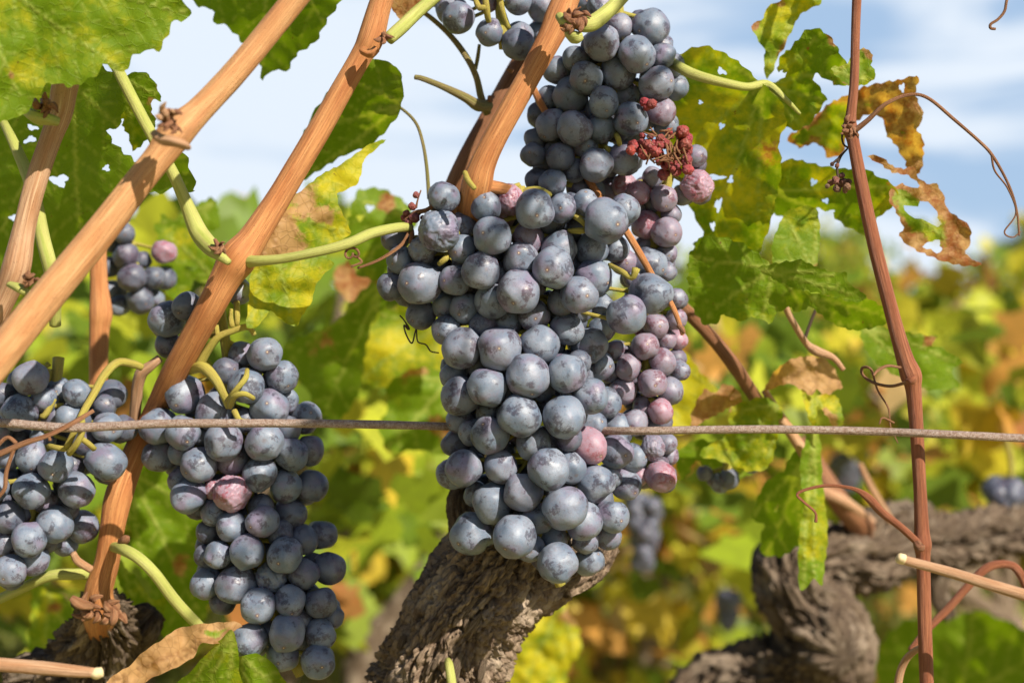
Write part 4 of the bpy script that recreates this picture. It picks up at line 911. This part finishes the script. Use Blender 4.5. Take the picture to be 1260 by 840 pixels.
leaf('big bright green sunlit leaf filling the top left corner',
     [(-90,150),(-130,0),(-60,-120),(120,-120),(215,-40),(226,0),(234,16),(232,23),(212,28),(205,45),(196,62),(178,62),(165,68),(158,80),(152,90),(140,84),(128,80),(118,92),(108,98),(88,107),(72,103),(60,102),(48,115),(38,130),(26,144),(10,146),(-30,170)], .488,
     ((-55,-60), [(230,15),(150,88),(35,138),(-80,150),(180,-80)]), (.35, .25), (.34, .05, 0), [], [(3,100,26,.30),(14,94,7,.7)], tooth=(24, 5), wav=8, wl=90, crease=2.6, vstep=30)
leaf('large shaded green leaf with small holes behind the diagonal cane, upper left',
     [(-60,110),(0,90),(60,70),(120,80),(150,100),(150,150),(133,160),(137,172),(150,186),(163,195),(170,200),(195,190),(222,185),(233,203),(240,236),(215,232),(190,238),(160,232),(140,250),(120,290),(95,330),(60,360),(20,350),(-60,360)], .60,
     ((90,105), [(238,235),(100,330),(-20,330),(-50,150),(30,250)]), (-.62, .55), (.0, .02, 0), [ell(73,222,11,7), ell(131,207,4,4), ell(40,157,7,3,.2), ell(37,172,8,3.5,-.3), ell(17,268,5,4)], tooth=(22, 6), wav=8,
     petiole=[(4,150,.585,5),(14,170,.57,6),(30,205,.56,7.5),(42,240,.553,8),(52,290,.552,8.5),(60,322,.55,9),(66,350,.553,9),(68,400,.56,7)])
leaf('brownish green shaded leaf peeping out right of the green stem, upper left',
     [(140,100),(158,92),(170,88),(183,92),(192,105),(199,125),(188,122),(186,135),(192,150),(185,165),(178,175),(164,186),(158,166),(150,155),(142,140)], .575,
     ((150,95), [(195,120),(165,180)]), (-.5, .5), (.30, .25, 0), [ell(148,150,4,4)], [(180,120,30,.4)], tooth=(14, 3), wav=5,
     petiole=[(142,80,.565,7),(152,100,.556,7),(170,135,.55,7),(190,172,.545,7),(212,212,.548,7),(228,248,.552,8),(244,285,.553,11),(258,303,.548,11),(270,314,.542,7),(282,323,.540,4)])
leaf('dark backlit green leaf at the top edge between the two left canes',
     [(215,-60),(228,-10),(245,8),(262,12),(262,26),(278,32),(290,42),(300,55),(318,62),(322,98),(336,86),(352,88),(366,66),(388,52),(402,26),(425,-8),(440,-60),(330,-100)], .60,
     ((330,-110), [(322,96),(400,30),(250,5)]), (-.62, .55), (.02, .0, 0), [], [(282,38,10,.5)], tooth=(20, 4), wav=6)
leaf('dark green leaf right of the orange cane with stripes of sun, above the yellowing leaf',
     [(371,222),(376,195),(372,170),(385,140),(405,112),(430,85),(455,72),(474,76),(488,82),(496,102),(494,132),(484,150),(470,166),(455,180),(425,190),(400,205)], .602,
     ((496,128), [(373,220),(380,160),(420,95)]), (-.62, .55), (.05, 0, 0), [], [], tooth=(26, 3), wav=9, wl=45,
     petiole=[(478,125,.598,1.6),(497,136,.59,1.8),(512,152,.585,1.9),(520,175,.583,2),(525,205,.583,2.2),(528,245,.583,2.4)], pmat=M_OLIVE)
leaf('yellowing leaf with a tan dead patch, folded, behind the green stem',
     [(303,403),(306,370),(308,340),(313,312),(330,275),(352,248),(370,235),(395,215),(420,202),(442,186),(458,176),(475,172),(455,190),(448,196),(444,215),(440,226),(425,234),(415,238),(416,250),(424,268),(432,286),(420,296),(404,310),(402,318),(412,325),(398,338),(388,352),(384,370),(372,388),(364,402),(350,396),(340,388),(332,382),(325,392),(316,402)], .568,
     ((330,262), [(362,400),(310,395),(440,190),(430,285)]), (.25, -.1), (.54, .10, .9), [], [(338,290,40,1.),(375,250,30,.8),(365,300,30,.75),(400,262,22,.6),(350,328,12,.6),(393,330,14,.5)], tooth=(16, 1.6), wav=9, wl=50, fold=((390,215),(318,330),.35),
     petiole=[(300,322,.556,9),(318,321,.55,6.5),(350,318,.547,5.8),(395,309,.545,6),(430,299,.546,6.5),(458,287,.55,6.5),(490,280,.556,6),(505,280,.562,5)])
leaf('large green leaf with a yellow blotch behind the right of the top bunch',
     [(820,80),(838,66),(855,58),(870,57),(888,64),(908,76),(924,90),(936,102),(948,112),(962,128),(968,150),(958,175),(962,205),(956,240),(948,275),(936,305),(922,328),(890,335),(868,322),(852,300),(862,296),(865,286),(856,268),(846,250),(838,225),(826,200),(818,150)], .603,
     ((938,104), [(868,60),(835,190),(870,310),(930,320)]), (-.62, .55), (.50, .04, 0), [ell(888,88,6,3.5,.5), ell(888,155,3.5,3.5), ell(862,126,2.5,2.5), ell(882,218,10,3,.1), ell(884,252,4,8,.2), ell(899,221,3,5,.3), ell(877,278,3,5)], [(948,190,34,.62),(945,130,16,.6),(870,235,40,.25)], tooth=(24, 3), wav=8,
     petiole=[(822,74,.585,6),(838,84,.575,6.5),(855,92,.572,6.5),(875,98,.570,6),(900,104,.570,5.5),(920,107,.573,5),(944,104,.580,5),(966,122,.578,3.5),(984,140,.582,2)], pmat=M_GREEN)
leaf('twisted yellow-green leaf standing upright against the sky at the top',
     [(943,98),(940,78),(941,62),(932,48),(924,32),(932,27),(940,22),(942,12),(952,4),(962,0),(968,-30),(1014,-34),(1010,4),(998,10),(985,18),(978,30),(970,46),(964,60),(956,72),(952,86)], .60,
     ((946,98), [(985,-10),(926,32)]), (.2, .3), (.50, .25, .5), [], [(928,30,8,.7),(960,6,9,.5),(965,55,10,.3)], tooth=(18, 2), wav=11, wl=40, crease=3.5, vstep=16)
leaf('green leaf with a browned upper edge left of the thin red-brown cane',
     [(957,80),(962,68),(974,58),(984,46),(994,36),(1008,36),(1020,44),(1030,58),(1038,74),(1048,82),(1050,100),(1032,106),(1018,98),(1003,90),(1001,98),(1010,110),(1017,122),(1008,136),(1000,148),(984,160),(966,156),(950,138),(942,118),(950,102),(962,98),(968,88),(958,90)], .592,
     ((944,104), [(1010,40),(1040,85),(1012,125),(985,155)]), (-.45, .4), (.34, .16, 0), [ell(958,92,6,3,-.6)], [(1025,52,16,.6),(994,60,6,.7),(1030,95,12,.3)], tooth=(15, 3.5), wav=8, wl=45)
leaf('ragged green lobe with dry edge just behind the upper thin cane',
     [(1022,84),(1040,80),(1055,62),(1066,60),(1074,68),(1072,80),(1078,92),(1070,102),(1056,106),(1040,104)], .575,
     ((1020,88), [(1072,66),(1072,98)]), (0, 0), (.30, .25, .6), [], [(1070,66,9,.7),(1040,102,8,.4)], tooth=(10, 3), wav=6, wl=30)
leaf('rust brown torn leaf right of the upper thin cane, seen against the sky',
     [(968,170),(985,158),(1005,142),(1020,128),(1040,118),(1060,108),(1084,102),(1098,100),(1112,97),(1128,93),(1130,100),(1126,116),(1133,132),(1136,146),(1128,158),(1136,172),(1136,196),(1132,213),(1120,212),(1112,196),(1102,178),(1090,165),(1089,152),(1082,143),(1066,141),(1052,152),(1042,168),(1036,190),(1018,194),(1012,180),(1000,176),(984,182)], .615,
     ((1000,160), [(1125,98),(1130,200),(1030,188)]), (-.62, .55), (.42, .55, .2), [ell(1110,108,3.5,5)], [(1110,130,34,1.),(1120,185,22,1.),(1085,112,22,.7),(1060,125,20,.5)], tooth=(14, 3.2), wav=10, wl=45)
leaf('olive green leaf behind the dangling dark cluster',
     [(945,210),(975,196),(1010,204),(1040,208),(1062,206),(1082,218),(1098,226),(1106,244),(1094,258),(1080,268),(1068,292),(1054,284),(1040,278),(1028,268),(1020,262),(1008,256),(985,262),(955,265)], .61,
     ((950,235), [(1095,230),(1065,288),(1000,260)]), (-.62, .55), (.30, .08, 0), [ell(1001,224,4,4), ell(1016,247,4,3), ell(1022,262,5,4)], [(1056,250,10,.6),(1092,226,10,.7)], tooth=(16, 3.2), wav=7)
leaf('orange-brown leaf with two large holes, right of the thin red-brown cane',
     [(1066,192),(1082,192),(1098,204),(1112,208),(1126,204),(1128,216),(1140,226),(1152,226),(1160,238),(1166,258),(1180,268),(1194,280),(1194,298),(1188,312),(1208,326),(1186,327),(1160,321),(1132,310),(1118,302),(1106,290),(1112,280),(1100,256),(1094,246),(1096,232),(1110,226),(1124,232),(1132,228),(1118,216),(1098,212),(1080,200)], .595,
     ((1096,236), [(1200,325),(1165,255),(1115,295)]), (.2, .1), (.40, .55, .3), [ell(1137,262,22,11,.35), ell(1149,303,11,7,.2)], [(1150,238,24,1.),(1185,292,22,1.),(1125,300,14,.8),(1172,322,20,.9),(1100,204,20,1.)], tooth=(15, 2.6), wav=9, wl=40, curl=6)
leaf('broad green leaf with dappled sun right of the rosy bunch',
     [(846,322),(852,306),(866,290),(890,292),(915,300),(940,318),(955,335),(975,345),(990,358),(996,374),(984,384),(970,378),(958,384),(946,398),(932,390),(915,394),(900,392),(890,386),(884,396),(868,400),(856,386),(848,366)], .598,
     ((950,330), [(850,315),(860,395),(940,395),(990,376)]), (-.35, .3), (.22, .02, 0), [], [(975,368,10,.35)], tooth=(17, 4), wav=9, wl=50)
leaf('pale sunlit leaf lobe above the broad dappled leaf',
     [(950,300),(958,278),(966,262),(984,254),(1004,256),(1009,280),(1008,305),(1004,328),(990,338),(970,335),(952,328)], .608,
     ((1000,330), [(965,265),(1005,260),(955,320)]), (.1, 0), (.28, .02, 0), [], [(1003,326,8,.6)], tooth=(18, 2), wav=6)
leaf('narrow bright green leaf pointing right toward the thin cane',
     [(932,330),(955,324),(985,320),(1008,330),(1030,336),(1040,334),(1046,350),(1062,360),(1066,368),(1050,372),(1030,368),(1005,360),(980,355),(955,345)], .578,
     ((936,332), [(1064,366),(1040,338)]), (0, .5), (.20, .04, 0), [], [(1056,346,8,.6)], tooth=(14, 3), wav=7)
leaf('dark green leaf drooping behind the thin cane at mid height',
     [(985,358),(1010,362),(1040,368),(1066,366),(1088,380),(1092,396),(1072,404),(1046,406),(1022,396),(1004,382),(990,372)], .600,
     ((990,362), [(1088,390),(1040,400)]), (-.6,.6), (.08, .0, 0), [], [], tooth=(14, 3), wav=7)
leaf('blurred green leaf with an orange tip behind the thin cane node',
     [(1058,398),(1085,402),(1112,408),(1136,412),(1154,414),(1146,424),(1160,428),(1174,438),(1186,446),(1172,452),(1174,464),(1180,476),(1160,480),(1136,478),(1118,470),(1096,458),(1076,444),(1062,424)], .66,
     ((1064,404), [(1184,446),(1150,416),(1140,476)]), (.1, .2), (.08, .02, 0), [], [(1142,418,12,.9),(1122,430,8,.5)], tooth=(18, 3), wav=8)
leaf('folded tan dry leaf above the wire, right of the dark slanting cane',
     [(940,482),(948,464),(960,450),(974,442),(992,438),(1012,440),(1026,452),(1032,466),(1037,476),(1024,482),(1016,488),(1004,478),(999,487),(986,480),(974,472),(960,474)], .64,
     ((1010,440), [(945,480),(1035,476),(1000,484)]), (.3, .1), (.45, .85, 1.), [], [(995,462,30,1.),(1022,472,16,1.),(950,470,14,-1.)], tooth=(14, 2), wav=9, wl=30, fold=((970,440),(1000,480),.8))
leaf('thin curled dry strip of leaf hanging just above the wire',
     [(986,478),(1000,490),(1012,484),(1030,488),(1036,505),(1038,522),(1026,526),(1018,512),(1006,500),(1004,520),(1000,526),(992,505)], .635,
     ((1000,482), [(1030,524),(1000,524)]), (.2, 0), (.45, .3, .9), [], [(1020,515,12,.6)], tooth=(10, 2), wav=7, wl=25)
leaf('yellow-green leaf crossed by the wire right of the rosy bunch',
     [(896,512),(900,500),(918,494),(938,488),(954,494),(964,508),(958,520),(956,540),(952,560),(944,576),(924,580),(904,574),(884,566),(860,560),(870,548),(888,540),(898,526)], .645,
     ((955,498), [(900,505),(900,570),(945,575)]), (-.3, .1), (.42, .10, .7), [], [(955,500,10,.5),(898,505,8,.4)], tooth=(16, 3), wav=9, wl=40)
leaf('dry tan and brown leaf left of the one crossed by the wire',
     [(852,535),(862,520),(878,512),(896,502),(914,494),(906,478),(890,472),(880,484),(868,478),(858,492),(850,512)], .655,
     ((910,480), [(855,530),(870,480)]), (.2, 0), (.5, .9, .6), [], [(880,500,30,1.)], tooth=(13, 2.5), wav=9, wl=35)
leaf('large blurred lemon yellow leaf right of the rosy bunch',
     [(812,420),(830,425),(848,438),(862,458),(880,476),(886,492),(868,512),(856,528),(830,534),(812,520),(800,470)], .74,
     ((820,430), [(880,485),(835,530)]), (0, .1), (.95, .02, 0), [], [(846,482,10,.25)], tooth=(22, 3), wav=8)
leaf('olive leaf lobe under the wire above the four dark berries',
     [(842,548),(862,540),(890,548),(915,552),(935,566),(930,580),(905,590),(880,578),(856,566),(848,580),(838,590),(830,560)], .69,
     ((930,570), [(845,550),(850,580)]), (0, .3), (.12, .02, 0), [], [], tooth=(14, 3), wav=7)
leaf('dark green three-lobed leaf below the wire left of the hanging strip leaf',
     [(924,638),(930,620),(936,602),(948,588),(964,580),(970,566),(978,556),(988,560),(990,600),(988,640),(988,668),(974,676),(964,684),(948,684),(936,680),(936,662),(940,644)], .68,
     ((985,570), [(928,635),(945,682),(985,665)]), (-.7, .5), (.03, .0, 0), [ell(955,626,2,5,.4)], [(959,614,5,.7)], tooth=(18, 3.5), wav=7)
leaf('narrow pale green strip of leaf hanging straight down past the wire',
     [(984,570),(990,545),(994,528),(1004,520),(1010,545),(1011,575),(1014,610),(1018,640),(1018,670),(1014,700),(1012,720),(1002,712),(992,722),(984,726),(982,690),(983,660),(987,635),(992,615),(986,595)], .645,
     ((1002,525), [(1003,715),(986,720)]), (.9, 0), (.24, .04, 0), [], [], tooth=(22, 2), wav=8, wl=35, fold=((1003,530),(1004,715),.9))
leaf('big blurred green leaf filling the lower right corner',
     [(1078,812),(1092,780),(1112,764),(1140,758),(1165,762),(1200,750),(1240,764),(1290,790),(1320,850),(1290,920),(1150,920),(1085,870)], 1.0,
     ((1180,860), [(1095,780),(1200,755),(1290,800)]), (-.5, .5), (.0, .0, 0), [], [], tooth=(26, 4), wav=9)
leaf('long curled tan dry leaf edge at the bottom, left of the long bunch tip',
     [(128,846),(140,830),(160,818),(178,800),(200,786),(216,774),(240,768),(262,766),(288,764),(298,770),(288,776),(276,790),(262,792),(248,790),(238,808),(214,822),(190,832),(172,842)], .548,
     ((296,770), [(130,842),(170,840),(240,808)]), (0, -1.0), (.42, .75, 1.), [], [(180,815,40,1.),(220,795,30,1.),(280,774,26,-1.2)], tooth=(24, 1.5), wav=11, wl=30, crease=3.2, curl=5, vstep=18)
leaf('fresh green leaf under the curled dry edge at the bottom',
     [(190,870),(215,842),(236,824),(252,806),(268,790),(284,774),(292,790),(294,820),(296,870)], .556,
     ((286,775), [(215,860),(280,870),(250,865)]), (.2, .4), (.28, .04, 0), [], [], tooth=(30, 1.5), wav=6, fold=((284,774),(262,870),.9))
leaf('pale green leaf tip under the last grapes of the long left bunch',
     [(290,870),(288,812),(300,806),(316,804),(330,810),(342,824),(356,845),(366,870)], .566,
     ((294,808), [(350,850),(310,870)]), (-.2, .3), (.34, .06, 0), [], [(300,822,10,.4)], tooth=(26, 2), wav=5, fold=((300,806),(320,870),.6))
leaf('broad shaded green leaf right behind the long bunch, left of the brown patch',
     [(372,470),(340,455),(350,425),(385,408),(415,395),(432,372),(452,352),(476,330),(488,350),(470,380),(456,402),(450,430),(446,462),(438,490),(415,520),(390,505)], .76,
     ((470,345), [(350,450),(400,510),(445,480)]), (-.6,.5), (.06, .10, 0), [], [(398,425,26,.65),(470,345,14,.6)], tooth=(22, 4), wav=8)
leaf('sunlit yellow-green leaf left of the largest bunch above the wire',
     [(450,392),(462,378),(480,380),(500,372),(520,380),(545,395),(548,430),(540,455),(515,452),(490,462),(470,478),(448,470),(440,455),(450,425)], .78,
     ((540,400), [(455,385),(445,465),(530,450)]), (.1, .1), (.42, .12, .6), [], [(480,376,12,.5),(488,440,12,.4)], tooth=(20, 4), wav=9)
leaf('shaded leaf with brown rim behind the wire left of the largest bunch',
     [(458,450),(476,444),(500,448),(530,448),(550,455),(560,490),(560,540),(545,560),(510,552),(480,560),(466,525),(478,500),(474,475)], .80,
     ((550,470), [(465,455),(480,550),(545,555)]), (.1, 0), (.15, .28, 0), [], [(500,452,26,.7),(545,520,24,.5)], tooth=(20, 4), wav=9)
leaf('rust brown leaf behind the green stem between left canes and the largest bunch',
     [(410,335),(425,322),(445,312),(470,308),(488,318),(494,345),(480,368),(455,378),(430,372),(415,356)], .80,
     ((480,330), [(412,340),(440,372)]), (.1, 0), (.5, .85, .1), [], [(450,345,30,.9)], tooth=(16, 3), wav=8)
leaf('green leaf with pale spots behind the stem left of the dry reddish cluster',
     [(425,305),(430,265),(440,235),(470,232),(500,250),(512,275),(500,300),(498,330),(470,345),(440,338)], .72,
     ((500,265), [(432,245),(440,330)]), (.1, 0), (.12, .12, 0), [ell(455,256,5,4), ell(443,268,4,4)], [(476,250,16,.8)], tooth=(18, 4), wav=8)
leaf('pale sunlit leaf behind the small blurred bunch',
     [(190,300),(205,280),(228,272),(250,280),(268,300),(280,330),(262,350),(240,345),(225,372),(205,362),(212,330),(196,322)], .72,
     ((268,345), [(200,285),(210,355)]), (0, .1), (.26, .04, 0), [ell(236,330,7,3)], [], tooth=(18, 4), wav=7)
leaf('green leaf with a serrated tip against the sky behind the green stem',
     [(188,282),(200,268),(198,262),(212,270),(225,262),(245,250),(262,243),(268,258),(270,280),(248,286),(222,284),(204,290)], .74,
     ((262,250), [(192,280),(225,284)]), (0, .1), (.04, .04, 0), [ell(212,268,3,2)], [], tooth=(10, 4), wav=6)
leaf('shaded green leaf low behind the long left bunch',
     [(150,560),(170,570),(210,580),(245,600),(270,640),(262,700),(250,770),(215,800),(190,760),(185,720),(165,690),(160,640)], .72,
     ((160,580), [(250,760),(260,640),(175,700)]), (0, .1), (.04, .10, 0), [], [(222,690,26,.7),(200,600,10,.3)], tooth=(22, 4), wav=9,
     petiole=[(138,672,.59,6),(152,676,.575,7),(170,686,.57,7),(190,705,.57,7),(215,738,.575,7),(240,765,.58,6.5),(262,785,.585,6)])
leaf('bright serrated leaf lobe between the lower cane and the shaded stem',
     [(140,690),(146,684),(156,700),(170,712),(178,728),(190,738),(205,735),(200,760),(180,770),(160,745),(146,715)], .665,
     ((150,690), [(195,755),(170,760)]), (0, 0), (.30, .02, 0), [], [], tooth=(10, 2.5), wav=5)
leaf('blurred yellow-green leaf above the bottom left stock',
     [(40,720),(62,728),(84,738),(92,760),(88,790),(66,800),(50,830),(36,800),(38,760)], .80,
     ((60,730), [(55,820),(88,785)]), (0, 0), (.40, .10, .3), [], [(66,748,14,.5)], tooth=(20, 4), wav=6,
     petiole=[(-15,743,.60,6),(0,736,.598,6),(30,722,.595,6),(62,708,.592,6.5),(92,706,.592,7),(112,706,.594,6)])
leaf('crumpled pale yellow leaf to the right of the gnarled trunk foot',
     [(620,870),(628,820),(640,790),(655,770),(672,745),(690,730),(700,755),(712,770),(715,800),(700,820),(695,850),(680,880)], .90,
     ((690,740), [(640,860),(705,800)]), (0, 0), (.62, .30, .9), [], [(700,760,14,.5)], tooth=(18, 4), wav=10, wl=35)
leaf('brown-edged leaf at the top edge left of the loose grapes',
     [(476,-30),(478,0),(488,20),(500,26),(512,12),(522,0),(540,-30)], .59,
     ((510,-40), [(498,22)]), (0, 0), (.4, .85, .1), [], [(498,8,30,1.)], tooth=(14, 2), wav=5,
     petiole=[(580,-45,.57,7),(545,-12,.57,7.5),(515,14,.567,8),(494,34,.563,8.5),(478,48,.56,8)])
e = empty('leaf_stalk', P(718, 36, .53), 'stout green leaf stalk stub on the node of the straight orange cane', 'leaf stalk', 'leaf stalks')
m_ = MB(); tube(m_, [(795,-40,.548,7),(770,-8,.543,8),(748,14,.538,9),(730,28,.533,10),(716,31,.531,9),(709,32,.532,5)], segs=32, step=.001, rough=.04); m_.build('stem', M_GREEN, e)

# the leafy shoots just behind the front row, one vine
def mid_vine(label, boxes, D0, D1, size, base, pw=PW):
    e = empty('grapevine', (*P(base[0], 420, (D0+D1)/2)[:2], 0), label, 'grapevine', 'vines just behind the grapes')
    fo = MB(); pts = []
    for x0, y0, x1, y1, n in boxes:
        for _ in range(n):
            D = random.uniform(D0, D1); pts.append(P(random.uniform(x0, x1), random.uniform(y0, y1), D)[:])
    leaf_cloud(fo, np.array(pts), size, pw); fo.build('foliage', M_FOL, e)
    t_ = MB(); Dm = (D0+D1)/2; b = P(base[0], base[1], Dm)
    tube3(t_, [(b.x, Dm, -.05, .04), (b.x+.01, Dm, .3, .03), (*b, .022)], segs=16, step=.01, bark=bark_fn(.004, .6))
    for x0, y0, x1, y1, n in boxes:
        q = P((x0+x1)/2, (y0+y1)/2, Dm); tube3(t_, [(*b, .012), (*(b.lerp(q, .5)+Vector((.02, 0, .02))), .007), (*q, .004)], segs=8, step=.01)
    t_.build('trunk', M_BARK, e)
GPW = [.26, .32, .30, .05, .02, .01, .03, .01]
mid_vine('green leafy vine close behind the left bunches', [(-40,310,560,560,270),(-40,560,560,800,110),(100,262,330,335,26),(380,250,480,330,14)], 1.05, 2.1, .055, (330,700), GPW)
mid_vine('low golden and orange vine right of the gnarled trunk', [(600,600,1010,860,190),(740,450,1010,600,60)], 1.9, 2.7, .062, (800,760), [.2,.12,.08,.2,.14,.16,.04,.1])
mid_vine('yellowing leafy vine behind the wire on the right', [(840,400,1300,560,150),(830,560,960,700,30),(1100,380,1300,640,90)], 1.35, 2.6, .054, (1240,760), PW)
